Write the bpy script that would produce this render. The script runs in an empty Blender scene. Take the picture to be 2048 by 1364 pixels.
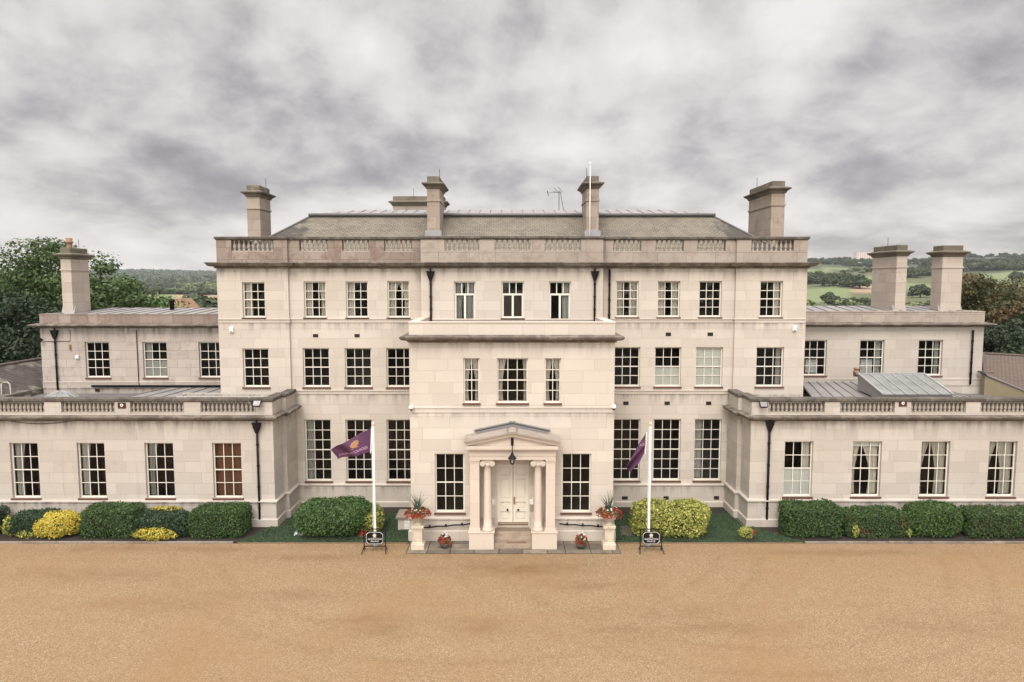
import bpy, math, random
import numpy as np
from mathutils import Vector, Matrix
random.seed(7); rng = np.random.default_rng(7)
R = math.radians
SC = bpy.context.scene
COL = SC.collection

# ------------------------------------------------------------------ camera
F, H = 1365.0, 12.4
TH = math.atan(117 / F); CT, ST = math.cos(TH), math.sin(TH)
cd = bpy.data.cameras.new('camera'); cam = bpy.data.objects.new('camera', cd); COL.objects.link(cam)
cd.sensor_width = 36; cd.lens = F / 2048 * 36; cd.clip_end = 20000; cd.clip_start = .1
cam.location = (0, 0, H); cam.rotation_euler = (R(90) - TH, 0, 0)
SC.camera = cam

# ------------------------------------------------------------------ node helper
class NT:
    def __init__(s, tree): s.t = tree
    def n(s, typ, **kw):
        nd = s.t.nodes.new(typ)
        for k, v in kw.items():
            if k.startswith('i_'):
                nd.inputs[k[2:].replace('_', ' ')].default_value = v
            else: setattr(nd, k, v)
        return nd
    def l(s, a, b): s.t.links.new(a, b)
    def m(s, op, a, b=None, c=None):
        nd = s.t.nodes.new('ShaderNodeMath'); nd.operation = op
        for i, x in enumerate((a, b, c)):
            if x is None: continue
            if isinstance(x, (int, float)): nd.inputs[i].default_value = x
            else: s.l(x, nd.inputs[i])
        return nd.outputs[0]
    def mix(s, f, a, b, blend='MIX'):
        nd = s.t.nodes.new('ShaderNodeMix'); nd.data_type = 'RGBA'; nd.blend_type = blend
        for sock, x in ((nd.inputs[0], f), (nd.inputs[6], a), (nd.inputs[7], b)):
            if isinstance(x, (int, float)): sock.default_value = x
            elif isinstance(x, tuple): sock.default_value = (*x[:3], 1)
            else: s.l(x, sock)
        return nd.outputs[2]
    def ramp(s, f, stops):
        nd = s.t.nodes.new('ShaderNodeValToRGB'); e = nd.color_ramp.elements
        while len(e) < len(stops): e.new(.5)
        for el, (p, c) in zip(e, stops):
            el.position = p; el.color = (*c, 1) if isinstance(c, tuple) else (c, c, c, 1)
        s.l(f, nd.inputs[0]); return nd.outputs[0]
    def noise(s, vec, scale, detail=4, rough=.55, dist=0):
        nd = s.n('ShaderNodeTexNoise'); nd.inputs['Scale'].default_value = scale
        nd.inputs['Detail'].default_value = detail; nd.inputs['Roughness'].default_value = rough
        nd.inputs['Distortion'].default_value = dist
        if vec is not None: s.l(vec, nd.inputs['Vector'])
        return nd.outputs[0]
    def vmul(s, vec, t):
        nd = s.t.nodes.new('ShaderNodeVectorMath'); nd.operation = 'MULTIPLY'
        s.l(vec, nd.inputs[0]); nd.inputs[1].default_value = t; return nd.outputs[0]
    def comb(s, x, y, z):
        nd = s.t.nodes.new('ShaderNodeCombineXYZ')
        for i, q in enumerate((x, y, z)):
            if isinstance(q, (int, float)): nd.inputs[i].default_value = q
            else: s.l(q, nd.inputs[i])
        return nd.outputs[0]

# ------------------------------------------------------------------ world: overcast cloud deck over a Nishita sky
SUN_EL, SUN_AZ = 50, 196
w = bpy.data.worlds.new('World'); SC.world = w; w.use_nodes = True
w.node_tree.nodes.clear(); W = NT(w.node_tree)
out = W.n('ShaderNodeOutputWorld'); bgc = W.n('ShaderNodeBackground')
tc = W.n('ShaderNodeTexCoord'); sep = W.n('ShaderNodeSeparateXYZ'); W.l(tc.outputs['Generated'], sep.inputs[0])
dx, dy, dz = sep.outputs
sky = W.n('ShaderNodeTexSky'); sky.sky_type = 'NISHITA'; sky.sun_disc = False
sky.sun_elevation = R(SUN_EL); sky.sun_rotation = R(SUN_AZ)
# the cloud deck: solid noise over directions, squeezed towards the horizon where the deck is seen edge-on
zq_ = W.m('MULTIPLY', W.m('LOGARITHM', W.m('ADD', W.m('MAXIMUM', dz, 0.0), .16), math.e), .62)
cp = W.comb(dx, dy, zq_)
def shift(v): 
    o = W.n('ShaderNodeVectorMath'); o.operation = 'ADD'; W.l(cp, o.inputs[0]); o.inputs[1].default_value = v; return o.outputs[0]
def warp(v, sc, amt):
    nz = W.n('ShaderNodeTexNoise'); W.l(v, nz.inputs['Vector']); nz.inputs['Scale'].default_value = sc; nz.inputs['Detail'].default_value = 4
    o = W.n('ShaderNodeVectorMath'); o.operation = 'MULTIPLY_ADD'; W.l(nz.outputs['Color'], o.inputs[0]); o.inputs[1].default_value = (amt, amt, amt); W.l(v, o.inputs[2]); return o.outputs[0]
def puff(v, sc):
    vo = W.n('ShaderNodeTexVoronoi'); vo.feature = 'SMOOTH_F1'; vo.inputs['Scale'].default_value = sc; vo.inputs['Smoothness'].default_value = .45
    W.l(v, vo.inputs['Vector']); return W.m('SUBTRACT', 1.0, vo.outputs['Distance'])
n1 = W.noise(shift((.6, .2, 0)), 2.0, 3, .5, 0)
n2 = W.noise(shift((3.7, 1.9, .4)), 5.0, 11, .57, 0); n4 = W.noise(warp(shift((7.1, .3, 1.1)), 6.0, .12), 13.0, 9, .6, 0)
wv_ = warp(shift((1.3, 4.1, 2)), 9.0, .14)
pf = W.m('ADD', W.m('MULTIPLY', puff(wv_, 4.2), .6), W.m('MULTIPLY', puff(wv_, 10.0), .4))
cl = W.m('ADD', W.m('ADD', W.m('MULTIPLY', n1, .50), W.m('MULTIPLY', n2, .50)), W.m('MULTIPLY', W.m('SUBTRACT', pf, .55), .50))
cl = W.m('ADD', cl, W.m('MULTIPLY', W.m('SUBTRACT', n4, .5), .36))
def blob(ax, el, ra, re, amt):
    """broad brighter or darker region of the cloud deck round a compass direction (radians azimuth from +Y)"""
    az = W.m('ARCTAN2', dx, dy); e = W.m('ARCSINE', dz)
    a = W.m('DIVIDE', W.m('SUBTRACT', az, ax), ra); b = W.m('DIVIDE', W.m('SUBTRACT', e, el), re)
    d = W.m('ADD', W.m('MULTIPLY', a, a), W.m('MULTIPLY', b, b))
    return W.m('MULTIPLY', W.m('EXPONENT', W.m('MULTIPLY', d, -1)), amt)
for b in ((.17, .27, .22, .07, .075), (-.05, .20, .22, .05, .03), (-.62, .24, .26, .17, .07), (-.2, .36, .3, .07, .04), (.62, .24, .22, .06, -.07),
          (.52, .15, .24, .05, -.17), (.30, .145, .14, .025, -.05), (-.30, .150, .26, .022, -.02), (-.5, .07, .45, .035, .04), (.45, .07, .4, .03, .04),
          (.08, .43, .35, .05, .02), (-.06, .30, .08, .05, -.05), (-.58, .31, .07, .02, -.07)):
    cl = W.m('ADD', cl, blob(*b))
cc = W.ramp(cl, [(.26, (.190, .175, .181)), (.36, (.272, .252, .252)), (.44, (.365, .339, .332)), (.54, (.455, .427, .415)), (.70, (.545, .518, .503))])
# overcast sky, brightest overhead and sunward; out-of-view part boosted further to light the walls
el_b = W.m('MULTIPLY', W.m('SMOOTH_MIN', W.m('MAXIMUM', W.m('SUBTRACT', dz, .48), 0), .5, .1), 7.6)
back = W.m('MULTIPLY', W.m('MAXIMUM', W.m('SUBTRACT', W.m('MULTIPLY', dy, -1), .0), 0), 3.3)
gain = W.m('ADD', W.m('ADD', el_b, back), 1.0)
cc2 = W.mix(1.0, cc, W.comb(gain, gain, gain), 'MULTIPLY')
skyd = W.mix(1.0, sky.outputs[0], (.1, .1, .1), 'MULTIPLY')
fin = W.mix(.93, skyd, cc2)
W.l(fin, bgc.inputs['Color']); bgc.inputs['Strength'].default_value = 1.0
W.l(bgc.outputs[0], out.inputs['Surface'])

# ------------------------------------------------------------------ sun (veiled by cloud) and exposure
sl = bpy.data.lights.new('sun', 'SUN'); sl.energy = 1.5; sl.angle = R(25); sl.color = (1, .95, .86)
sun = bpy.data.objects.new('sun', sl); COL.objects.link(sun); sun.location = (-20, -30, 60)
sdir = Vector((math.sin(R(SUN_AZ)) * math.cos(R(SUN_EL)), math.cos(R(SUN_AZ)) * math.cos(R(SUN_EL)), math.sin(R(SUN_EL))))
sun.rotation_euler = sdir.to_track_quat('Z', 'Y').to_euler()
SC.view_settings.view_transform = 'Standard'; SC.view_settings.look = 'None'
SC.view_settings.exposure = 0.75; SC.view_settings.gamma = 1; SC.view_settings.use_curve_mapping = False
SC.cycles.use_denoising = True; SC.cycles.max_bounces = 6; SC.cycles.transparent_max_bounces = 12
HAZE = .00008
SC.cycles.volume_bounces = 1; SC.cycles.caustics_reflective = False; SC.cycles.caustics_refractive = False

# ------------------------------------------------------------------ survey helpers: photo pixel (2048 wide) at a known depth -> metres
def S(v, Y): return Y / (CT - (v - 682) / F * ST)
def PX(u, v, Y): return (u - 1024) / F * S(v, Y)
def PZ(v, Y): return H - S(v, Y) * (ST + (v - 682) / F * CT)
def PG(v, z=0.0):
    """depth at which pixel row v meets height z"""
    k = ST + (v - 682) / F * CT
    return (H - z) / k * (CT - (v - 682) / F * ST)

# ------------------------------------------------------------------ mesh helper
class MB:
    def __init__(s): s.v = []; s.f = []
    def add(s, vs, fs):
        o = len(s.v); s.v += [tuple(p) for p in vs]; s.f += [tuple(i + o for i in f) for f in fs]; return s
    def quad(s, a, b, c, d): return s.add([a, b, c, d], [(0, 1, 2, 3)])
    def box(s, x0, x1, y0, y1, z0, z1):
        return s.add([(x0,y0,z0),(x1,y0,z0),(x1,y1,z0),(x0,y1,z0),(x0,y0,z1),(x1,y0,z1),(x1,y1,z1),(x0,y1,z1)],
                     [(0,3,2,1),(4,5,6,7),(0,1,5,4),(1,2,6,5),(2,3,7,6),(3,0,4,7)])
    def bbox(s, x0, x1, y0, y1, z0, z1, b=.02):
        """box with chamfered top and vertical edges"""
        def ring(i, z): return [(x0+i+b,y0+i,z),(x1-i-b,y0+i,z),(x1-i,y0+i+b,z),(x1-i,y1-i-b,z),(x1-i-b,y1-i,z),(x0+i+b,y1-i,z),(x0+i,y1-i-b,z),(x0+i,y0+i+b,z)]
        vs = ring(0, z0) + ring(0, z1 - b) + ring(b, z1)
        fs = [tuple(range(7, -1, -1)), tuple(range(16, 24))]
        for k in (0, 8):
            for i in range(8): fs.append((k+i, k+(i+1) % 8, k+8+(i+1) % 8, k+8+i))
        return s.add(vs, fs)
    def lathe(s, cx, cy, prof, n=16, cap=True):
        vs = []; fs = []
        for r, z in prof:
            for i in range(n):
                a = 2*math.pi*i/n; vs.append((cx+r*math.cos(a), cy+r*math.sin(a), z))
        for k in range(len(prof)-1):
            for i in range(n): fs.append((k*n+i, k*n+(i+1) % n, (k+1)*n+(i+1) % n, (k+1)*n+i))
        if cap: fs.append(tuple(range(n-1, -1, -1))); fs.append(tuple(range((len(prof)-1)*n, len(prof)*n)))
        return s.add(vs, fs)
    def tube(s, pts, r, n=6):
        pts = [Vector(p) for p in pts]; rs = r if isinstance(r, (list, tuple)) else [r]*len(pts)
        vs = []; fs = []
        for k, p in enumerate(pts):
            d = (pts[min(k+1, len(pts)-1)] - pts[max(k-1, 0)]).normalized()
            a = d.orthogonal().normalized() if abs(d.z) > .9 else d.cross(Vector((0,0,1))).normalized()
            b = d.cross(a).normalized()
            for i in range(n):
                t = 2*math.pi*i/n; vs.append(p + rs[k]*(math.cos(t)*a + math.sin(t)*b))
        for k in range(len(pts)-1):
            for i in range(n): fs.append((k*n+i, k*n+(i+1) % n, (k+1)*n+(i+1) % n, (k+1)*n+i))
        fs.append(tuple(range(n-1, -1, -1))); fs.append(tuple(range((len(pts)-1)*n, len(pts)*n)))
        return s.add(vs, fs)
    def sweep(s, path, prof, caps=True):
        """profile [(out, z)] swept along a plan polyline; outward is the right-hand side; mitred"""
        P = [Vector(p) for p in path]; n = len(P); m = len(prof); nor = []
        for i in range(n-1):
            d = (P[i+1]-P[i]).normalized(); nor.append(Vector((d.y, -d.x)))
        vs = []; fs = []
        for i in range(n):
            if i == 0: mt = nor[0]
            elif i == n-1: mt = nor[-1]
            else:
                b = nor[i-1]+nor[i]; mt = b / max(.25, (1+nor[i-1].dot(nor[i])))
            for o, z in prof: vs.append((P[i].x+mt.x*o, P[i].y+mt.y*o, z))
        for i in range(n-1):
            for k in range(m-1): fs.append((i*m+k, (i+1)*m+k, (i+1)*m+k+1, i*m+k+1))
        if caps: fs.append(tuple(range(m-1, -1, -1))); fs.append(tuple(range((n-1)*m, n*m)))
        return s.add(vs, fs)
    def wall(s, xa, xb, za, zb, y, ops, rev=.32):
        """front-facing wall with real openings and reveals"""
        xs = sorted({xa, xb, *[c for o in ops for c in o[:2]]}); zs = sorted({za, zb, *[c for o in ops for c in o[2:]]})
        for i in range(len(xs)-1):
            for k in range(len(zs)-1):
                cx, cz = (xs[i]+xs[i+1])/2, (zs[k]+zs[k+1])/2
                if any(o[0] < cx < o[1] and o[2] < cz < o[3] for o in ops): continue
                s.quad((xs[i],y,zs[k]),(xs[i+1],y,zs[k]),(xs[i+1],y,zs[k+1]),(xs[i],y,zs[k+1]))
        for x0, x1, z0, z1 in ops:
            q = y+rev
            s.quad((x0,y,z0),(x0,y,z1),(x0,q,z1),(x0,q,z0)); s.quad((x1,y,z0),(x1,q,z0),(x1,q,z1),(x1,y,z1))
            s.quad((x0,y,z1),(x1,y,z1),(x1,q,z1),(x0,q,z1)); s.quad((x0,y,z0),(x0,q,z0),(x1,q,z0),(x1,y,z0))
        return s
    def build(s, name, mat, parent=None, smooth=False):
        me = bpy.data.meshes.new(name); me.from_pydata(s.v, [], s.f); me.update()
        if smooth:
            for p in me.polygons: p.use_smooth = True
        return link(name, me, mat, parent)
def wloc(o):
    v = Vector((0, 0, 0))
    while o is not None: v += o.location; o = o.parent if o.parent else None
    return v
def link(name, me, mat, parent=None, loc=None):
    o = bpy.data.objects.new(name, me); COL.objects.link(o)
    if mat is not None:
        for m in (mat if isinstance(mat, list) else [mat]): me.materials.append(m)
    if parent is not None: o.parent = parent; o.location = -wloc(parent)
    if loc is not None: o.location = loc
    return o
def tag(o, label=None, cat=None, group=None, kind=None):
    if label: o['label'] = label
    if cat: o['category'] = cat
    if group: o['group'] = group
    if kind: o['kind'] = kind
    return o
def empty(name, loc, label, cat, group=None):
    o = bpy.data.objects.new(name, None); COL.objects.link(o); o.location = loc; o.empty_display_size = .3
    return tag(o, label, cat, group)
def copy_tree(o, parent=None):
    c = o.copy(); COL.objects.link(c)
    if parent is not None: c.parent = parent
    for ch in list(o.children): copy_tree(ch, c)
    return c

# ------------------------------------------------------------------ materials
def mat(name):
    m = bpy.data.materials.new(name); m.use_nodes = True; t = NT(m.node_tree)
    b = m.node_tree.nodes['Principled BSDF']; return m, t, b
def plain(name, c, rough=.6, metal=0, var=.12, scale=6, bump=0):
    m, t, b = mat(name); co = t.n('ShaderNodeTexCoord').outputs['Object']
    nz = t.noise(co, scale, 4, .6)
    col = t.mix(nz, tuple(x*(1-var) for x in c), tuple(min(1, x*(1+var)) for x in c))
    t.l(col, b.inputs['Base Color']); b.inputs['Roughness'].default_value = rough; b.inputs['Metallic'].default_value = metal
    if bump:
        bp = t.n('ShaderNodeBump'); bp.inputs['Strength'].default_value = bump; bp.inputs['Distance'].default_value = .02
        t.l(t.noise(co, scale*6, 3, .6), bp.inputs['Height']); t.l(bp.outputs[0], b.inputs['Normal'])
    return m
def stone(name, base, var=.10, bw=1.3, rh=.52, mortar=.006, joint=.62, stain=(.20,.15,.12), stain_lo=.60, stain_amt=.5, dirt=(.10,.085,.07), dirt_amt=.35, zoff=0.0, streak=.3, bands=(), band_amt=.55, sscale=.9):
    m, t, b = mat(name); co = t.n('ShaderNodeTexCoord').outputs['Object']
    sp = t.n('ShaderNodeSeparateXYZ'); t.l(co, sp.inputs[0]); x, y, z = sp.outputs
    u = t.m('ADD', x, y); zz = t.m('ADD', z, zoff)
    row = t.m('FLOOR', t.m('DIVIDE', zz, rh))
    wn = t.n('ShaderNodeTexWhiteNoise'); wn.noise_dimensions = '1D'; t.l(row, wn.inputs['W'])
    u2 = t.m('ADD', u, t.m('MULTIPLY', wn.outputs['Value'], 3.1))
    wv = t.noise(t.comb(t.m('MULTIPLY', u2, .45), t.m('MULTIPLY', row, 7.3), 0), 1.0, 0)
    u3 = t.m('ADD', u2, t.m('MULTIPLY', wv, 1.3))
    br = t.n('ShaderNodeTexBrick'); br.offset = .5; t.l(t.comb(u3, zz, 0), br.inputs['Vector'])
    br.inputs['Scale'].default_value = 1; br.inputs['Brick Width'].default_value = bw; br.inputs['Row Height'].default_value = rh
    br.inputs['Mortar Size'].default_value = mortar; br.inputs['Mortar Smooth'].default_value = .4; br.inputs['Bias'].default_value = 0
    c1 = tuple(k*(1+var) for k in base); c2 = (base[0]*(1-var), base[1]*(1-var*1.15), base[2]*(1-var*1.25))
    br.inputs['Color1'].default_value = (*c1, 1); br.inputs['Color2'].default_value = (*c2, 1)
    br.inputs['Mortar'].default_value = (*[k*joint for k in base], 1)
    col = br.outputs['Color']
    big = t.noise(co, .22, 5, .6); col = t.mix(t.ramp(big, [(.35, 0.0), (.7, .35)]), col, tuple(k*f for k, f in zip(base, (.78, .77, .76))))
    gr = t.noise(co, 14, 5, .65); col = t.mix(.16, col, t.mix(gr, (.25,.23,.21), (1,.98,.95)), 'MULTIPLY')
    blot = t.noise(co, sscale, 8, .72, .4)
    col = t.mix(t.ramp(blot, [(stain_lo, 0.0), (stain_lo+.12, stain_amt)]), col, stain)
    stv = t.noise(t.comb(t.m('MULTIPLY', u, 2.4), t.m('MULTIPLY', z, .22), 0), 1.0, 6, .62)
    col = t.mix(t.ramp(stv, [(.58, 0.0), (.80, streak)]), col, tuple(k*.42 for k in base))
    if bands:                              # rain-washed dirt running down below each ledge
        run = t.ramp(t.noise(t.comb(t.m('MULTIPLY', u, 3.2), t.m('MULTIPLY', z, .35), 4.2), 1.0, 5, .65), [(.42, 0.0), (.66, 1.0)])
        tot = None
        for zb, ln in bands:
            q = t.m('SUBTRACT', 1.0, t.m('DIVIDE', t.m('SUBTRACT', zb, z), ln)); q = t.m('MULTIPLY', q, t.m('LESS_THAN', z, zb)); q = t.m('MAXIMUM', q, 0); q = t.m('POWER', q, 1.6)
            tot = q if tot is None else t.m('MAXIMUM', tot, q)
        col = t.mix(t.m('MULTIPLY', t.m('MULTIPLY', tot, run), band_amt), col, tuple(k*.30 for k in base))
    d2 = t.noise(co, 4.5, 8, .72)
    col = t.mix(t.ramp(d2, [(.60, 0.0), (.72, dirt_amt)]), col, dirt)
    t.l(col, b.inputs['Base Color']); b.inputs['Roughness'].default_value = .9; b.inputs['Specular IOR Level'].default_value = .2
    bp = t.n('ShaderNodeBump'); bp.inputs['Strength'].default_value = .35; bp.inputs['Distance'].default_value = .012
    t.l(t.m('ADD', t.m('MULTIPLY', br.outputs['Fac'], -1), t.m('MULTIPLY', gr, .5)), bp.inputs['Height']); t.l(bp.outputs[0], b.inputs['Normal'])
    return m
M = {}
BM = [(PZ(536,37), .9), (PZ(645,37), .7), (PZ(788,37), .8), (PZ(972,37), .7)]
BC = [(PZ(684,32), .8), (PZ(825,32), .6), (PZ(1036,32), .6)]
BW_ = [(PZ(841,33.9), 1.0), (PZ(1002,33.9), .6)]
BS = [(PZ(655,40.9), 1.1), (PZ(775,40.9), .8)]
M['stone'] = stone('cream_stone', (.51, .462, .400), var=.08, mortar=.008, joint=.68, stain_lo=.62, stain_amt=.25, stain=(.27,.20,.16), dirt_amt=.15, bands=BM, band_amt=.8)
M['stone_front'] = stone('clean_cream_stone', (.535, .486, .422), var=.075, mortar=.008, joint=.68, stain_lo=.68, stain_amt=.18, dirt_amt=.08, rh=.55, bw=1.2, streak=.15, bands=BC, band_amt=.65)
M['stone_wing'] = stone('grey_cream_stone', (.455, .416, .368), var=.085, mortar=.008, joint=.68, stain_lo=.60, stain_amt=.3, stain=(.25,.2,.165), dirt_amt=.2, rh=.56, streak=.35, bands=BW_, band_amt=.9)
M['stone_side'] = stone('stained_grey_stone', (.42, .375, .33), var=.08, mortar=.010, joint=.5, stain_lo=.52, stain_amt=.42, stain=(.22,.17,.145), dirt_amt=.4, streak=.6, bands=BS, band_amt=1.0)
M['stone_red'] = stone('reddened_parapet_stone', (.275, .228, .196), var=.2, sscale=1.9, mortar=.012, joint=.45, stain_lo=.50, stain_amt=.6, stain=(.16,.095,.08), dirt=(.40,.36,.32), dirt_amt=.75, bw=1.0, rh=.62, streak=.7)
M['stone_parapet'] = stone('weathered_parapet_stone', (.345, .30, .258), sscale=1.6, var=.10, mortar=.012, joint=.5, stain_lo=.50, stain_amt=.5, stain=(.21,.165,.14), dirt_amt=.45, bw=1.5, rh=.7, streak=.6)
M['coping'] = stone('lichened_coping_stone', (.13, .115, .098), var=.2, joint=.4, mortar=.014, sscale=1.7, stain_lo=.45, stain_amt=.85, stain=(.065,.057,.05), dirt=(.36,.33,.29), dirt_amt=.7, bw=1.4, rh=3, streak=.5)
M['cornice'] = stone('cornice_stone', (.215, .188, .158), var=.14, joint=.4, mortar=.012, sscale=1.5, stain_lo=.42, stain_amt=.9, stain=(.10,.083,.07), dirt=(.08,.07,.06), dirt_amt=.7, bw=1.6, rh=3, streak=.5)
M['chimney'] = stone('chimney_stone', (.20, .172, .14), var=.28, sscale=1.8, bw=1.1, rh=.62, mortar=.014, joint=.5, stain_lo=.48, stain_amt=.6, stain=(.075,.062,.05), dirt_amt=.6, streak=1.0)
M['chimney_pale'] = stone('pale_chimney_stone', (.41, .368, .318), var=.12, bw=1.1, rh=.62, mortar=.014, joint=.5, stain_lo=.54, stain_amt=.5, stain=(.19,.16,.135), dirt_amt=.4, streak=.6)
M['capstone'] = stone('mossy_cap_stone', (.075, .068, .056), var=.2, stain_lo=.5, stain_amt=.7, stain=(.05,.047,.038), dirt=(.18,.20,.15), dirt_amt=.7, bw=1, rh=2)
M['porch'] = stone('porch_stone', (.545, .492, .428), var=.04, bw=2.2, rh=1.1, mortar=.006, joint=.6, stain_lo=.64, stain_amt=.3, dirt_amt=.15, streak=.25)
M['paving'] = stone('paving_stone', (.21, .182, .148), var=.25, bw=1, rh=.7, stain_lo=.5, stain_amt=.6, stain=(.09,.077,.065), dirt_amt=.45)
m, t, b = mat('worn_slabs'); co = t.n('ShaderNodeTexCoord').outputs['Object']; geo = t.n('ShaderNodeNewGeometry')
col = t.mix(geo.outputs['Random Per Island'], (.10, .084, .064), (.25, .205, .15)); col = t.mix(t.ramp(t.noise(co, 1.6, 7, .7), [(.45, 0.0), (.68, .75)]), col, (.07, .06, .05))
col = t.mix(.4, col, t.mix(t.noise(co, 20, 4, .7), (.5, .5, .5), (1.3, 1.3, 1.3)), 'MULTIPLY'); t.l(col, b.inputs['Base Color']); b.inputs['Roughness'].default_value = .85; M['slab'] = m
M['step'] = stone('step_stone', (.30, .245, .195), var=.15, bw=2, rh=.3, stain_lo=.5, stain_amt=.6, stain=(.14,.10,.075), dirt_amt=.3)
M['baluster'] = plain('baluster_stone', (.33, .29, .245), .9, var=.45, scale=7)
M['chimney'] = stone('chimney_stone', (.33, .28, .23), var=.14, bw=1.1, rh=.62, mortar=.01, stain_lo=.52, stain_amt=.55, stain=(.17,.135,.11), dirt_amt=.4, streak=.5)
M['chimney_pale'] = stone('pale_chimney_stone', (.44, .385, .33), var=.10, bw=1.1, rh=.62, mortar=.01, stain_lo=.58, stain_amt=.4, stain=(.2,.165,.14), dirt_amt=.35, streak=.4)
M['capstone'] = stone('mossy_cap_stone', (.16, .14, .11), var=.2, stain_lo=.5, stain_amt=.7, stain=(.07,.065,.05), dirt=(.20,.22,.16), dirt_amt=.6, bw=1, rh=2)
M['porch'] = stone('porch_stone', (.56, .485, .41), var=.04, bw=2.2, rh=1.1, mortar=.004, stain_lo=.68, stain_amt=.25, dirt_amt=.12, streak=.15)
M['paving'] = stone('paving_stone', (.24, .205, .165), var=.22, bw=1, rh=.7, stain_lo=.5, stain_amt=.6, stain=(.10,.085,.07), dirt_amt=.4)
M['step'] = stone('step_stone', (.34, .275, .215), var=.15, bw=2, rh=.3, stain_lo=.5, stain_amt=.6, stain=(.16,.11,.08), dirt_amt=.3)
M['paint'] = plain('cream_paint', (.63, .595, .52), .45, var=.05, scale=3)
M['door'] = plain('door_paint', (.67, .625, .53), .4, var=.04, scale=2)
M['white'] = plain('white_paint', (.74, .72, .69), .4, var=.05)
M['sill'] = plain('brown_sill_paint', (.10, .045, .032), .6, var=.3)
M['black'] = plain('black_iron', (.008, .007, .008), .6, var=.3)
M['black'].node_tree.nodes['Principled BSDF'].inputs['Specular IOR Level'].default_value = .15
M['dark'] = plain('dark_vent', (.02, .017, .014), .9)
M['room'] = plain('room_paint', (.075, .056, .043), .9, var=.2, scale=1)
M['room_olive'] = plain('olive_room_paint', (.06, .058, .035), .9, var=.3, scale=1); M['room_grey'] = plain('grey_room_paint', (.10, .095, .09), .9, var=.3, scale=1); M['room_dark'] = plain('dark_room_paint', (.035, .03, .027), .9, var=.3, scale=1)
M['curtain'] = plain('pale_curtain', (.62, .57, .49), .9, var=.12, scale=3)
M['curtain_grey'] = plain('grey_curtain', (.42, .41, .38), .9, var=.15, scale=3)
M['curtain_brown'] = plain('brown_curtain', (.17, .072, .032), .9, var=.6, scale=3)
M['blind'] = plain('white_blind', (.72, .71, .66), .8, var=.04)
M['radiator'] = plain('white_radiator', (.75, .75, .75), .5)
M['brass'] = plain('brass', (.42, .24, .08), .35, metal=.6)
M['terracotta'] = plain('terracotta', (.25, .15, .085), .85, var=.3)
M['steel'] = plain('galvanised_steel', (.45, .45, .45), .4, metal=.7)
M['alu'] = plain('weathered_aluminium', (.42, .39, .34), .5, var=.15)
M['cream_cast'] = stone('cream_cast_stone', (.56, .50, .385), var=.0, bw=3, rh=3, sscale=3.0, stain_lo=.52, stain_amt=.5, stain=(.26,.22,.16), dirt_amt=.35, streak=.6)
M['purple'] = plain('purple_flag_cloth', (.066, .018, .058), .75, var=.18, scale=2)
M['gold'] = plain('gold_print', (.27, .14, .05), .6)
M['flag_ink'] = plain('pale_pink_print', (.45, .28, .38), .7)
M['soil'] = plain('dark_soil', (.022, .015, .011), 1, var=.5, scale=8, bump=.8)
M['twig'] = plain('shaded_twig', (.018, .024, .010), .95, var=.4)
M['bark'] = plain('bark', (.06, .045, .032), .95, var=.4)
M['grate'] = plain('timber', (.16, .10, .06), .8)
M['moss'] = plain('grey_lead_flashing', (.26, .26, .265), .55, var=.25, scale=3)

def glass(name, ior=1.32, tint=(1, 1, 1), wob=.06, ws=1.6):
    m, t, b = mat(name); m.node_tree.nodes.remove(b); o = m.node_tree.nodes['Material Output']
    tr = t.n('ShaderNodeBsdfTransparent'); tr.inputs[0].default_value = (*tint, 1)
    gl = t.n('ShaderNodeBsdfGlossy'); gl.inputs['Roughness'].default_value = .03
    fr = t.n('ShaderNodeFresnel'); fr.inputs['IOR'].default_value = ior
    co = t.n('ShaderNodeTexCoord').outputs['Object']
    bp = t.n('ShaderNodeBump'); bp.inputs['Strength'].default_value = wob; bp.inputs['Distance'].default_value = .05
    t.l(t.noise(co, ws, 2), bp.inputs['Height']); t.l(bp.outputs[0], gl.inputs['Normal'])
    mx = t.n('ShaderNodeMixShader'); t.l(fr.outputs[0], mx.inputs[0]); t.l(tr.outputs[0], mx.inputs[1]); t.l(gl.outputs[0], mx.inputs[2])
    t.l(mx.outputs[0], o.inputs['Surface']); return m
M['glass'] = glass('window_glass', tint=(.9, .92, .9)); M['glass_b'] = glass('old_window_glass', 1.40, (.85,.88,.86), .25, 1.1); M['glass_c'] = glass('dull_window_glass', 1.24, (.8,.82,.8), .12, 2.2)

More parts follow.
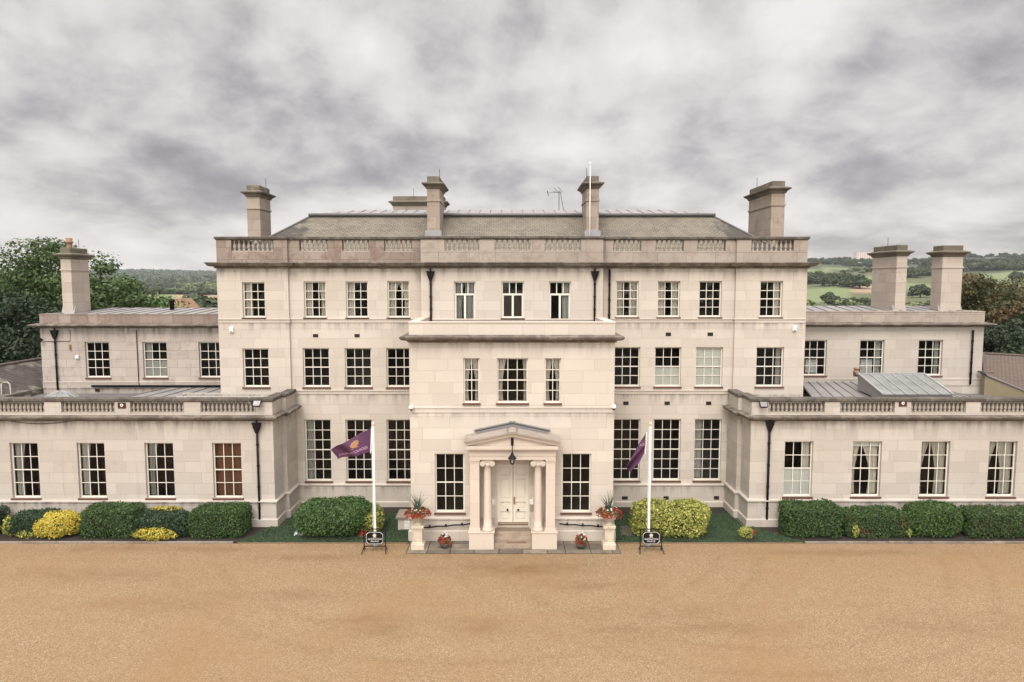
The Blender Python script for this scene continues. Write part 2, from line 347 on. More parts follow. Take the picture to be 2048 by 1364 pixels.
def slate(name, ca, cb, rh=.2, bw=.34, moss=.5, mossc=(.36,.32,.22), dark_ends=False, mlo=.40):
    m, t, b = mat(name); co = t.n('ShaderNodeTexCoord').outputs['Object']
    sp = t.n('ShaderNodeSeparateXYZ'); t.l(co, sp.inputs[0]); x, y, z = sp.outputs
    br = t.n('ShaderNodeTexBrick'); t.l(t.comb(t.m('ADD', x, t.m('MULTIPLY', y, .0)), t.m('MULTIPLY', t.m('ADD', z, t.m('MULTIPLY', y, .7)), .8), 0), br.inputs['Vector'])
    br.inputs['Scale'].default_value = 1; br.inputs['Brick Width'].default_value = bw; br.inputs['Row Height'].default_value = rh
    br.inputs['Mortar Size'].default_value = .018; br.inputs['Mortar Smooth'].default_value = .6
    br.inputs['Color1'].default_value = (*ca, 1); br.inputs['Color2'].default_value = (*cb, 1); br.inputs['Mortar'].default_value = (*[k*.3 for k in cb], 1)
    n = t.noise(co, .8, 7, .7); n2 = t.noise(co, 9, 4, .7)
    col = t.mix(t.ramp(n, [(mlo, 0.0), (mlo+.2, moss)]), br.outputs['Color'], t.mix(n2, tuple(k*.5 for k in mossc), mossc))
    col = t.mix(.45, col, t.mix(br.outputs['Fac'], (1, 1, 1), (.12, .11, .1)), 'MULTIPLY')
    if dark_ends:                          # black algae on the hip ends of the main roof
        d = t.m('ADD', t.m('MULTIPLY', t.m('SUBTRACT', t.m('ABSOLUTE', x), 12.2), .7), t.m('MULTIPLY', t.m('SUBTRACT', t.noise(co, 1.1, 7, .72), .5), 2.6))
        col = t.mix(t.ramp(d, [(-.0, 0.0), (.30, .92)]), col, (.045, .041, .034))
        n3 = t.noise(t.comb(t.m('MULTIPLY', x, 1.6), z, y), 1.3, 7, .75); col = t.mix(t.ramp(n3, [(.54, 0.0), (.68, .6)]), col, (.085, .078, .06))
    t.l(col, b.inputs['Base Color']); b.inputs['Roughness'].default_value = .85
    bp = t.n('ShaderNodeBump'); bp.inputs['Strength'].default_value = .6; bp.inputs['Distance'].default_value = .03
    t.l(t.m('ADD', t.m('MULTIPLY', br.outputs['Fac'], -1), n2), bp.inputs['Height']); t.l(bp.outputs[0], b.inputs['Normal'])
    return m
M['slate'] = slate('lichened_slate', (.185, .163, .130), (.125, .108, .088), rh=.14, bw=.27, moss=.55, mossc=(.27,.235,.175), dark_ends=True)
M['slate_dark'] = slate('dark_slate', (.045, .034, .030), (.07, .055, .048), rh=.26, bw=.45, moss=.9, mossc=(.33,.31,.24), mlo=.50)
M['lead'] = plain('lead_sheet', (.22, .207, .203), .65, var=.35, scale=.9)
M['lead_dark'] = plain('dark_lead_sheet', (.13, .124, .122), .75, var=.3, scale=2)
M['brown_roof'] = slate('brown_tile', (.095, .070, .056), (.115, .085, .067), rh=.16, bw=.25, moss=.25, mossc=(.2,.12,.08))
M['render'] = plain('ochre_render', (.20, .165, .105), .9, var=.2, scale=2)

def leafm(name, a, b_, patch=None, rough=.55, trans=.25):
    m, t, b = mat(name); geo = t.n('ShaderNodeNewGeometry'); co = t.n('ShaderNodeTexCoord').outputs['Object']
    col = t.mix(geo.outputs['Random Per Island'], a, b_)
    if patch:
        col = t.mix(t.ramp(t.noise(co, patch[1], 3, .6), [(patch[2], 0.0), (patch[2]+.08, 1.0)]), col, t.mix(geo.outputs['Random Per Island'], patch[0], tuple(k*.6 for k in patch[0])))
    t.l(col, b.inputs['Base Color']); b.inputs['Roughness'].default_value = rough; b.inputs['Specular IOR Level'].default_value = .3
    tl = t.n('ShaderNodeBsdfTranslucent'); t.l(col, tl.inputs[0])
    mx = t.n('ShaderNodeMixShader'); mx.inputs[0].default_value = trans
    o = m.node_tree.nodes['Material Output']; t.l(b.outputs[0], mx.inputs[1]); t.l(tl.outputs[0], mx.inputs[2]); t.l(mx.outputs[0], o.inputs['Surface'])
    return m
M['leaf_hedge'] = leafm('hedge_leaf', (.016, .042, .013), (.095, .165, .045))
M['leaf_hedge2'] = leafm('fresh_hedge_leaf', (.02, .050, .014), (.11, .19, .05))
M['leaf_dark'] = leafm('dark_leaf', (.011, .030, .016), (.060, .105, .050))
M['leaf_mid'] = leafm('mid_green_leaf', (.02, .052, .016), (.115, .20, .058))
M['leaf_bronze'] = leafm('bronze_green_leaf', (.018, .045, .015), (.095, .155, .046), patch=((.16, .10, .04), 1.3, .60))
M['leaf_yellow'] = leafm('yellow_leaf', (.62, .45, .04), (.52, .50, .12), trans=.3, patch=((.20,.27,.05), 2.2, .60))
M['leaf_lime'] = leafm('variegated_leaf', (.11, .17, .035), (.56, .52, .14), trans=.3)
M['leaf_tree'] = leafm('tree_leaf', (.026, .052, .016), (.095, .145, .042))
M['leaf_tree2'] = leafm('bright_tree_leaf', (.05, .10, .026), (.12, .19, .055))
M['leaf_autumn'] = leafm('autumn_leaf', (.035, .045, .016), (.085, .08, .028), patch=((.15, .09, .035), .35, .5))
M['leaf_blue'] = leafm('conifer_leaf', (.012, .026, .012), (.034, .056, .024))
M['leaf_far'] = leafm('far_tree_leaf', (.030, .050, .022), (.06, .085, .032))
M['leaf_far2'] = leafm('far_pale_tree_leaf', (.09, .125, .055), (.20, .225, .10))
M['petal'] = leafm('red_petal', (.24, .008, .010), (.34, .03, .02), trans=.15)
M['petal_white'] = leafm('white_petal', (.7, .7, .66), (.6, .62, .6))
M['spike'] = leafm('spiky_leaf', (.05, .085, .05), (.12, .16, .10))

# gravel
m, t, b = mat('golden_gravel'); co = t.n('ShaderNodeTexCoord').outputs['Object']
vo = t.n('ShaderNodeTexVoronoi'); vo.inputs['Scale'].default_value = 42; t.l(co, vo.inputs['Vector'])
ve = t.n('ShaderNodeSeparateColor'); t.l(vo.outputs['Color'], ve.inputs[0])
col = t.ramp(ve.outputs[0], [(0.0, (.150, .100, .054)), (.35, (.222, .152, .083)), (.7, (.265, .187, .107)), (1.0, (.385, .305, .205))])
big = t.noise(co, .16, 5, .62, .6); col = t.mix(t.ramp(big, [(.42, 0.0), (.66, .55)]), col, (.245, .150, .076))
md = t.noise(t.vmul(co, (.6, 1.6, 1)), .55, 6, .7); col = t.mix(t.ramp(md, [(.5, 0.0), (.75, .45)]), col, (.22, .13, .065))
g2 = t.noise(t.vmul(co, (.5, 1.4, 1)), .9, 5, .7); col = t.mix(t.ramp(g2, [(.62, 0.0), (.78, .45)]), col, (.27, .21, .155))
sx_ = t.n('ShaderNodeSeparateXYZ'); t.l(co, sx_.inputs[0]); pn = t.noise(t.vmul(co, (.7, 1.5, 1)), .9, 6, .7)
tot = None
for u_, v_, ra, rb, am in ((1040,1136,3.4,.8,.8),(880,1140,1.6,.5,.5),(1160,1170,2.2,.5,.5),(1330,1225,3.0,.6,.45),(1440,1255,2.2,.45,.6),(640,1115,3.0,.4,.55),(760,1250,1.6,.9,.6),(960,1250,1.3,.7,.5),(180,1150,3.5,.7,.45),(320,1210,2.6,.7,.4),(1250,1260,2.6,.8,.4),(1700,1105,5.0,.35,.6),(300,1098,6.0,.35,.6),(560,1190,3.5,.5,.4),(1900,1250,3,.8,.45)):
    gy = PG(v_); gx = PX(u_, v_, gy); a_ = t.m('DIVIDE', t.m('SUBTRACT', sx_.outputs[0], gx), ra); b2 = t.m('DIVIDE', t.m('SUBTRACT', sx_.outputs[1], gy), rb)
    q = t.m('MULTIPLY', t.m('EXPONENT', t.m('MULTIPLY', t.m('ADD', t.m('MULTIPLY', a_, a_), t.m('MULTIPLY', b2, b2)), -1)), am); tot = q if tot is None else t.m('MAXIMUM', tot, q)
for rad, cx_, cy_ in ((13.2, -2, 36), (14.9, -2, 36), (11.0, 9, 33), (12.6, 9, 33)):      # worn wheel tracks of turning cars
    dd = t.m('SQRT', t.m('ADD', t.m('POWER', t.m('SUBTRACT', sx_.outputs[0], cx_), 2), t.m('POWER', t.m('SUBTRACT', sx_.outputs[1], cy_), 2)))
    q = t.m('DIVIDE', t.m('SUBTRACT', t.m('ADD', dd, t.m('MULTIPLY', pn, .5)), rad), .22); tot = t.m('MAXIMUM', tot, t.m('MULTIPLY', t.m('EXPONENT', t.m('MULTIPLY', t.m('MULTIPLY', q, q), -1)), .22))
col = t.mix(t.m('MULTIPLY', tot, t.ramp(pn, [(.36, .15), (.62, 1.0)])), col, (.150, .087, .042))
fine = t.noise(co, 17, 6, .75); col = t.mix(.45, col, t.mix(fine, (.68, .66, .63), (1.2, 1.2, 1.2)), 'MULTIPLY')
t.l(col, b.inputs['Base Color']); b.inputs['Roughness'].default_value = .95; b.inputs['Specular IOR Level'].default_value = .15
bp = t.n('ShaderNodeBump'); bp.inputs['Strength'].default_value = .7; bp.inputs['Distance'].default_value = .02
t.l(t.m('ADD', vo.outputs['Distance'], t.m('MULTIPLY', fine, .8)), bp.inputs['Height']); t.l(bp.outputs[0], b.inputs['Normal'])
M['gravel'] = m
# lawn
m, t, b = mat('lawn_grass'); co = t.n('ShaderNodeTexCoord').outputs['Object']
col = t.mix(t.noise(co, 40, 3, .7), (.024, .052, .027), (.058, .098, .048)); col = t.mix(t.ramp(t.noise(co, .8, 5, .6), [(.58, 0.0), (.75, .5)]), col, (.10, .105, .05))
t.l(col, b.inputs['Base Color']); b.inputs['Roughness'].default_value = .9
bp = t.n('ShaderNodeBump'); bp.inputs['Strength'].default_value = .8; bp.inputs['Distance'].default_value = .03
t.l(t.noise(co, 60, 3, .7), bp.inputs['Height']); t.l(bp.outputs[0], b.inputs['Normal'])
M['lawn'] = m
# countryside
m, t, b = mat('countryside'); co = t.n('ShaderNodeTexCoord').outputs['Object']
at = t.n('ShaderNodeAttribute'); at.attribute_name = 'field'
col = t.mix(.5, at.outputs['Color'], t.mix(t.noise(co, .02, 8, .7), (.6, .6, .55), (1.3, 1.3, 1.2)), 'MULTIPLY')
t.l(col, b.inputs['Base Color']); b.inputs['Roughness'].default_value = 1; M['country'] = m

# ------------------------------------------------------------------ ground and hills
def lerp(a, b, t): return a + (b - a) * t
def pl(tab, x):
    if x <= tab[0][0]: return tab[0][1]
    for (a, p), (b, q) in zip(tab, tab[1:]):
        if x <= b: k = (x-a)/(b-a); k = k*k*(3-2*k); return lerp(p, q, k)
    return tab[-1][1]
TL = [(0,-.03),(90,-.03),(160,-2),(300,-3),(480,1.5),(620,3),(800,-4),(1300,-2),(2200,14),(3300,46),(4200,30),(7000,10)]
TR = [(0,-.03),(90,-.03),(160,-3),(300,-2),(480,3),(700,11),(950,24),(1250,39),(1500,52),(1800,54),(3000,40),(7000,10)]
def terrain(x, y):
    D = math.hypot(x, y); az = math.atan2(x, y)
    k = min(1, max(0, (az + .10) / .30)); k = k*k*(3-2*k)
    if y < 0: k = .5
    z = lerp(pl(TL, D), pl(TR, D), k)
    if D > 300: z += min(1, (D-300)/600) * (2.2*math.sin(az*23+D*.004) + 1.4*math.sin(az*41-D*.007))
    return z
PAST, SCRUB, STUB, WOOD, GRASS = (.13,.160,.068), (.075,.085,.035), (.25,.185,.115), (.035,.05,.022), (.06,.085,.03)
def field(x, y):
    D = math.hypot(x, y); u = 1024 + F * x / max(y, 1)
    if y < 20 or D < 120: return GRASS
    if u > 1024:
        e = D + 60*math.sin(u*.021)
        if 400 < D < 620 and u < 1690: return PAST
        if 540 < D < 700 and 1680 < u < 1780: return STUB
        if 600 < e < 760 and 1700 < u < 1900: return PAST
        if 640 < D < 900 and u < 1760: return SCRUB
        if 1020 < e < 1110 and u < 1700: return PAST
        if 760 < e < 980 and u > 1960: return PAST
        if 1220 < e < 1360 and 1940 < u: return PAST
        return WOOD if D > 1000 else SCRUB
    if 420 < D < 640: return STUB if u > 340 else PAST
    return WOOD if D > 900 else GRASS
mb = MB(); rads = [0, 15, 40, 70, 95, 120]
while rads[-1] < 7000: rads.append(rads[-1]*1.055 + 2)
NA = 540; cols = []
for r_ in rads:
    for i in range(NA):
        a = 2*math.pi*i/NA; x, y = r_*math.sin(a), r_*math.cos(a)
        mb.v.append((x, y, terrain(x, y))); cols.append(field(x, y))
for k in range(len(rads)-1):
    for i in range(NA): mb.f.append((k*NA+i, k*NA+(i+1) % NA, (k+1)*NA+(i+1) % NA, (k+1)*NA+i)[::-1])
go = mb.build('ground', M['country'], smooth=True); tag(go, kind='structure')
ca = go.data.color_attributes.new('field', 'FLOAT_COLOR', 'POINT')
ca.data.foreach_set('color', np.array([(*c, 1) for c in cols], dtype=np.float32).ravel())
YE = PG(1087)                        # kerb line of the forecourt
mb = MB(); nx, ny = 60, 40
for j in range(ny+1):
    for i in range(nx+1):
        mb.v.append((-45+90*i/nx, -25+(YE+25)*j/ny, .012*math.sin(i*1.3)*math.sin(j*.9)*(1 if 0 < j < ny else 0)))
for j in range(ny):
    for i in range(nx): q = j*(nx+1)+i; mb.f.append((q, q+1, q+nx+2, q+nx+1))
tag(mb.build('gravel_forecourt', M['gravel'], smooth=True), kind='structure')

# ------------------------------------------------------------------ the mansion
YC, YM, YN, YB, YW, YS = 32.0, 37.0, 36.86, 36.5, 33.9, 40.9
XB, XI, XO, XS = 4.85, 12.05, 15.88, 28.35
house = empty('mansion', (0, 37, 0), 'large cream stone country mansion with balustraded parapets, tall chimneys and pedimented porch', 'mansion')
def part(mb, name, m, smooth=False, parent=None): return mb.build(name, M[m] if isinstance(m, str) else m, parent or house, smooth)

def window(x0, x1, z0, z1, y, cols=3, rows=4, cur=(), sill='sill', meet=None, kind='sash', rm=None, dep=.14):
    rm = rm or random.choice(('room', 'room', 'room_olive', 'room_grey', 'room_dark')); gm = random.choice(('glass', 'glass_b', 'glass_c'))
    yf = y + dep; fr = .068; t = .05; f = MB()
    f.box(x0, x0+fr, yf, yf+t, z0, z1); f.box(x1-fr, x1, yf, yf+t, z0, z1)
    f.box(x0+fr, x1-fr, yf, yf+t, z1-fr, z1); f.box(x0+fr, x1-fr, yf, yf+t, z0, z0+fr*1.2)
    a, b, c, d = x0+fr, x1-fr, z0+fr*1.2, z1-fr
    if kind == 'sash':
        zm = c + (d-c)*(meet if meet is not None else .5)
        f.box(a, b, yf-.012, yf+.04, zm-.026, zm+.026)
        for i in range(1, cols): f.box(a+(b-a)*i/cols-.017, a+(b-a)*i/cols+.017, yf+.008, yf+.036, c, d)
        up = rows//2; lo = rows-up
        for i in range(1, lo): q = c+(zm-c)*i/lo; f.box(a, b, yf+.010, yf+.034, q-.017, q+.017)
        for i in range(1, up): q = zm+(d-zm)*i/up; f.box(a, b, yf+.010, yf+.034, q-.017, q+.017)
    else:                                # casement pair under a three-light transom
        zt = d-.62; f.box(a, b, yf-.012, yf+.04, zt-.05, zt+.05); mid = (a+b)/2
        f.box(mid-.055, mid+.055, yf-.01, yf+.04, c, zt)
        f.box(a, a+.05, yf+.006, yf+.038, c, zt); f.box(b-.05, b, yf+.006, yf+.038, c, zt)
        for i in (1, 2): f.box(a+(b-a)*i/3-.025, a+(b-a)*i/3+.025, yf+.008, yf+.036, zt, d)
    wn = part(f, 'window', 'paint')
    gq = MB(); nr = rows if kind == 'sash' else 2       # each light sits a little out of true, as old glass does
    for i in range(cols):
        for k_ in range(nr):
            j4 = [yf+.022+random.uniform(-.007, .007) for _ in range(4)]; xa_, xb_, za_, zb_2 = a+(b-a)*i/cols, a+(b-a)*(i+1)/cols, c+(d-c)*k_/nr, c+(d-c)*(k_+1)/nr
            gq.quad((xa_,j4[0],za_),(xb_,j4[1],za_),(xb_,j4[2],zb_2),(xa_,j4[3],zb_2))
    part(gq, 'pane', gm, parent=wn)
    if sill: part(MB().box(x0-.05, x1+.05, y-.07, y+dep, z0-.09, z0-.005), 'sill', sill, parent=wn)
    q, e = y+.32, 1.7+random.random()*.5; g = .22; r = MB()
    X0, X1, Z0, Z1 = x0-g, x1+g, z0-.12, z1+.2
    r.quad((X0,q+e,Z0),(X1,q+e,Z0),(X1,q+e,Z1),(X0,q+e,Z1)); r.quad((X0,q,Z0),(X0,q+e,Z0),(X0,q+e,Z1),(X0,q,Z1))
    r.quad((X1,q,Z0),(X1,q,Z1),(X1,q+e,Z1),(X1,q+e,Z0)); r.quad((X0,q,Z1),(X0,q+e,Z1),(X1,q+e,Z1),(X1,q,Z1)); r.quad((X0,q,Z0),(X1,q,Z0),(X1,q+e,Z0),(X0,q+e,Z0))
    for (p0, p1, s0, s1) in ((X0, x0, Z0, Z1), (x1, X1, Z0, Z1), (x0, x1, z1, Z1), (x0, x1, Z0, z0)): r.quad((p0,q,s0),(p0,q,s1),(p1,q,s1),(p1,q,s0))
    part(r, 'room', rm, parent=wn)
    wd, ht = b-a, d-c
    for cu in cur:
        k = cu[0]; m = MB(); yc = yf+.16
        if k in 'LR':                    # ('L', width, material, tieback?) hung curtain, optionally drawn in at a tie
            wf, mt, tie = cu[1], cu[2], (cu[3] if len(cu) > 3 else 0)
            n, rws = 22, 14
            for j in range(rws+1):
                h_ = j/rws; z = d - ht*h_
                ww = wf*wd*(1 - (tie*math.sin(min(1, h_/.68)*math.pi/2) if h_ < .68 else tie*(1-(h_-.68)*.5)))
                for i in range(n+1):
                    s_ = i/n; x = a+ww*s_ if k == 'L' else b-ww*s_
                    m.v.append((x, yc+.035*math.sin(s_*25+.6*h_)+.02*math.sin(s_*11), z))
            for j in range(rws):
                for i in range(n): o = j*(n+1)+i; m.f.append((o, o+1, o+n+2, o+n+1))
            part(m, 'curtain', mt, True, wn)
        elif k == 'B':                   # ('B', from, to) blind between two height fractions measured from the sill
            m.box(a-.02, b+.02, yf+.07, yf+.085, c+ht*cu[1], c+ht*cu[2]); part(m, 'blind', cu[3] if len(cu) > 3 else 'blind', parent=wn)
        elif k == 'H':                   # radiator behind the glass
            for i in range(9): m.box(a+wd*(cu[1]+.06*i), a+wd*(cu[1]+.06*i+.045), yf+.25, yf+.32, c+.05, c+ht*.42)
            part(m, 'radiator', 'radiator', parent=wn)
    return wn
def op(u0, u1, v0, v1, Y):
    vm = (v0+v1)/2; return (PX(u0, vm, Y), PX(u1, vm, Y), PZ(v1, Y), PZ(v0, Y))

# window schedule: photo measurements of each opening with its wall plane
g_, b_ = 'curtain_grey', 'curtain'
TOP = [(485,530,564,635,YN,[('L',.36,b_)]), (608,652,563,635,YM,[('L',.28,b_),('R',.36,b_,.35)]), (692,736,563,635,YM,[('L',.34,b_)]),
       (775,819,562,635,YM,[('L',.50,b_,.45),('R',.55,b_,.6)]), (1232,1277,562,634,YM,[('L',.3,b_),('R',.38,b_)]),
       (1315,1360,562,634,YM,[('L',.33,b_),('R',.36,b_,.2)]), (1398,1443,562,634,YM,[]), (1520,1565,562,634,YN,[('R',.3,b_)])]
FIRST = [(486,538,697,774,YN,[]), (606,659,696,774,YM,[]), (690,743,696,774,YM,[]), (773,826,696,774,YM,[]),
         (1227,1280,694,773,YM,[]), (1309,1362,694,773,YM,[('B',0,.5)]), (1391,1445,694,773,YM,[('B',0,1)]), (1512,1567,694,773,YN,[('R',.2,g_)])]
GRD = [(610,663,839,962,YM,[('L',.32,g_)]), (692,745,839,962,YM,[]), (774,827,839,962,YM,[]),
       (1225,1280,838,961,YM,[]), (1306,1361,838,961,YM,[]), (1388,1442,838,961,YM,[('L',.3,g_)])]
ops_n, ops_m, ops_b = [], [], []
def add(lst, rows):
    for (u0,u1,v0,v1,Y,cu) in lst:
        o = op(u0,u1,v0,v1,Y); (ops_n if Y == YN else ops_m).append(o); window(*o, Y, 3, rows, cu)
add(TOP, 4); add(FIRST, 4); add(GRD, 6)
ZR = PZ(668, YB)                                  # lead flat over the entrance block
for (u0,u1,v1,cu) in ((908,951,None,[('L',.42,g_,.2),('R',.48,g_)]), (1003,1048,636,[('B',0,.78,'room')]), (1098,1142,None,[('R',.42,g_,.15)])):
    o = list(op(u0,u1,563,640,YB)); o[2] = ZR+.06 if v1 is None else PZ(v1, YB)
    ops_b.append(tuple(o)); window(*o, YB, 3, 2, cu, kind='case', sill='sill' if v1 else None)
# ---- walls of the main block
ZK = PZ(536, YM)                                  # underside of the main cornice
wl = MB()
wl.wall(-XI, -XB, 0, ZK, YM, [o for o in ops_m if o[0] < 0]); wl.wall(XB, XI, 0, ZK, YM, [o for o in ops_m if o[0] > 0])
wl.wall(-XO, -XI, 0, ZK, YN, [o for o in ops_n if o[0] < 0]); wl.wall(XI, XO, 0, ZK, YN, [o for o in ops_n if o[0] > 0])
wl.wall(-XB, XB, 0, ZK, YB, ops_b)
for sx in (-1, 1):
    wl.quad((sx*XI,YN,0),(sx*XI,YM,0),(sx*XI,YM,ZK),(sx*XI,YN,ZK)); wl.quad((sx*XB,YB,0),(sx*XB,YM,0),(sx*XB,YM,ZK),(sx*XB,YB,ZK))
    wl.quad((sx*XO,YN,0),(sx*XO,52.5,0),(sx*XO,52.5,ZK),(sx*XO,YN,ZK))
wl.quad((-XO,52.5,0),(XO,52.5,0),(XO,52.5,ZK),(-XO,52.5,ZK))
part(wl, 'wall', 'stone')
MP = [(-XO,52.5),(-XO,YN),(-XI,YN),(-XI,YM),(-XB,YM),(-XB,YB),(XB,YB),(XB,YM),(XI,YM),(XI,YN),(XO,YN),(XO,52.5)]
Z1, Z2 = PZ(480, YM), PZ(473.5, YM)
ZT, ZU = PZ(528.5, YM), PZ(506, YM)
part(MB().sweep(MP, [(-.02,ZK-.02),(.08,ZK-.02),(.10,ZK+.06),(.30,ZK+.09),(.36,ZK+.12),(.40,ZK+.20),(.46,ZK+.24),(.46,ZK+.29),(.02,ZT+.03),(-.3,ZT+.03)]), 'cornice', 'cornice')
def strings(path, zt, zb, m='stone', p=.07): return part(MB().sweep(path, [(-.02,zb),(.035,zb),(.035,zt-.09),(p,zt-.07),(p,zt-.01),(-.02,zt+.01)]), 'string_course', m)
strings(MP[1:-1], PZ(636.5, YM), PZ(645, YM)); strings(MP[2:-2], PZ(779.5, YM), PZ(788, YM))
zpl = PZ(967, YM)
PP = [(-XI,YM),(-XB,YM)]; PQ = [(XB,YM),(XI,YM)]
for p in (PP, PQ):
    part(MB().sweep(p, [(-.02,0),(.16,0),(.16,PZ(1003,YM)),(.10,PZ(1001,YM)),(.10,zpl-.10),(.17,zpl-.07),(.17,zpl-.02),(-.02,zpl+.02)]), 'plinth', 'stone')

# ---- parapets with real balusters
bal = MB().lathe(0, 0, [(.085,0),(.085,.07),(.05,.09),(.06,.12),(.105,.24),(.085,.36),(.05,.47),(.045,.52),(.07,.55),(.05,.58),(.085,.60),(.085,.66)], 8)
bm_ = bpy.data.meshes.new('baluster'); bm_.from_pydata(bal.v, [], bal.f); bm_.materials.append(M['baluster'])
for p in bm_.polygons: p.use_smooth = True
def balustrade(x0, x1, y, zb, zt, n, th=.34):
    """one panel of balusters between two dies, standing on its own rail"""
    pb = part(MB().box(x0+.004, x1-.004, y+.03, y+th-.03, zb+.003, zb+.05), 'balustrade', 'baluster')
    sc = (zt-zb-.05)/.66
    for i in range(n):
        o = bpy.data.objects.new('baluster', bm_); COL.objects.link(o); o.parent = pb
        o.location = Vector((x0+(x1-x0)*(i+.5)/n, y+th/2, zb+.05)) - wloc(pb); o.scale = (sc*.92, sc*.92, sc)
def parapet(xa, xb, y, zlo, zb, zt, panels, m, th=.34, n=None):
    pm = MB(); pm.box(xa, xb, y, y+th, zlo, zb); xs = [xa]
    for p in panels: xs += [p[0], p[1]]
    xs.append(xb)
    for i in range(0, len(xs), 2): pm.box(xs[i], xs[i+1], y, y+th, zb+.002, zt)
    part(pm, 'parapet', m)
    for p in panels: balustrade(p[0], p[1], y, zb, zt, p[2], th)
def pan(lst, v, Y): return [(PX(a, v, Y), PX(b, v, Y), n) for a, b, n in lst]
zb_, zt_ = PZ(503.5, YM), Z1
parapet(-XO+.03, -XI-.002, YN, ZT, zb_, zt_, pan([(462,547,9)], 492, YN), 'stone_red')
parapet(-XI, -XB, YM+.02, ZT, zb_, zt_, pan([(598,656,6),(684,739,6),(768,825,6)], 492, YM), 'stone_red')
parapet(-XB+.002, XB-.002, YB, ZT, zb_, zt_, pan([(889,959,7),(989,1061,7),(1089,1162,7)], 492, YB), 'stone_parapet')
parapet(XB, XI, YM+.02, ZT, zb_, zt_, pan([(1226,1283,6),(1311,1368,6),(1395,1452,6)], 492, YM), 'stone_parapet')
parapet(XI+.002, XO-.03, YN, ZT, zb_, zt_, pan([(1503,1588,9)], 492, YN), 'stone_parapet')
pm = MB()
for sx in (-1, 1):
    a, b = sorted((sx*(XO-.03), sx*(XO-.37))); pm.box(a, b, YN+.345, 52.1, ZT, zt_)
pm.box(-XO+.03, XO-.03, 52.1, 52.44, ZT, zt_); part(pm, 'parapet', 'stone_red')
cpr = [(-.40,Z1),(.03,Z1),(.05,Z1+.04),(.085,Z1+.06),(.085,Z2-.02),(.06,Z2),(-.40,Z2),(-.40,Z1)]
part(MB().sweep([(-XO+.03,52.44)]+[(x*(1 if abs(x) < XO else (XO-.03)/XO), y) for x, y in MP[1:-1]]+[(XO-.03,52.44)], cpr), 'coping', 'coping')

# ---- slated roof and lead top
RZ0, RY0, RX0 = 13.95, 38.1, 15.3
RZ1, RY1, RX1 = PZ(433, 41.6), 41.6, -PX(622, 432, 41.6)
RYb1, RYb0 = 49.0, 52.1
sl_ = MB()
A = [(-RX0,RY0,RZ0),(RX0,RY0,RZ0),(RX0,RYb0,RZ0),(-RX0,RYb0,RZ0)]; B = [(-RX1,RY1,RZ1),(RX1,RY1,RZ1),(RX1,RYb1,RZ1),(-RX1,RYb1,RZ1)]
for i in range(4): sl_.quad(A[i], A[(i+1) % 4], B[(i+1) % 4], B[i])
sl_.box(-RX0-.2, RX0+.2, RY0-.9, RY0, RZ0-.4, RZ0-.05)
roof = part(sl_, 'roof', 'slate')
hp = MB()
for sx in (-1, 1): hp.tube([(sx*RX0,RY0,RZ0+.03),(sx*RX1,RY1,RZ1+.03)], .06)
part(hp, 'hip_roll', 'lead_dark', True, roof)
ld = MB(); LZ = PZ(420, 44.4); LX = -PX(728, 420, 44.4)
e = .12; E0 = [(-RX1-e,RY1-e),(RX1+e,RY1-e),(RX1+e,RYb1+e),(-RX1-e,RYb1+e)]
T0 = [(-LX,44.4),(LX,44.4),(LX,46.3),(-LX,46.3)]
for i in range(4):
    a, b = E0[i], E0[(i+1) % 4]; c, d = T0[(i+1) % 4], T0[i]
    ld.quad((*a,RZ1+.14),(*b,RZ1+.14),(*c,LZ),(*d,LZ)); ld.quad((*a,RZ1),(*b,RZ1),(*b,RZ1+.14),(*a,RZ1+.14))
ld.quad(*[(*p,LZ) for p in T0])
lt = part(ld, 'lead_top', 'lead', parent=roof)
lr = MB()
for i in range(37):
    x = -RX1+.1+i*(2*RX1-.2)/36; xt = max(-LX, min(LX, x)); k = 1 if abs(x) <= LX else (RX1-abs(x))/(RX1-LX)
    lr.tube([(x,RY1-.1,RZ1+.145),(x,RY1-.1+(44.4-RY1)*k*.97,RZ1+.145+(LZ-RZ1-.14)*k*.97)], .022, 5)
lr.tube([(-RX1-.1,RY1-.12,RZ1+.10),(RX1+.1,RY1-.12,RZ1+.10)], .085, 8)
part(lr, 'lead_roll', 'lead_dark', True, roof)

# ---- chimneys
def chimney(x0, x1, y0, y1, zbase, ztop, m='chimney', pot=False, rod=None, caph=.42):
    ch = part(MB().bbox(x0, x1, y0, y1, zbase, ztop-caph, .015), 'chimney', m)
    h = ztop-caph
    bd = MB(); a = .045
    bd.box(x0-a, x1+a, y0-a, y1+a, h-1.0, h-.90); part(bd, 'band', m, parent=ch)
    c = MB(); P4 = [(x0,y0),(x1,y0),(x1,y1),(x0,y1)]
    pf = [(0,h-.30),(.05,h-.27),(.10,h-.16),(.24,h-.07),(.27,h-.03),(.27,h+.02),(0,h+.10)]
    vs = []
    for o, z in pf: vs += [(x0-o,y0-o,z),(x1+o,y0-o,z),(x1+o,y1+o,z),(x0-o,y1+o,z)]
    fs = [(k*4+i, k*4+(i+1) % 4, k*4+4+(i+1) % 4, k*4+4+i) for k in range(len(pf)-1) for i in range(4)]
    c.add(vs, fs); c.bbox(x0+.01, x1-.01, y0+.01, y1-.01, h+.05, ztop, .03); part(c, 'chimney_cap', 'capstone', parent=ch)
    if rod:
        part(MB().tube([(rod[0],rod[1],ztop-.1),(rod[0],rod[1],ztop+.55)], .014, 5), 'lightning_rod', 'black', parent=ch)
    if pot:
        px, py = x0+.3, y0+.5
        part(MB().lathe(px, py, [(.19,ztop-.02),(.17,ztop+.08),(.16,ztop+.3),(.22,ztop+.33),(.22,ztop+.40),(.17,ztop+.43),(.19,ztop+.6),(.15,ztop+.62)], 10), 'chimney_pot', 'terracotta', True, ch)
    return ch
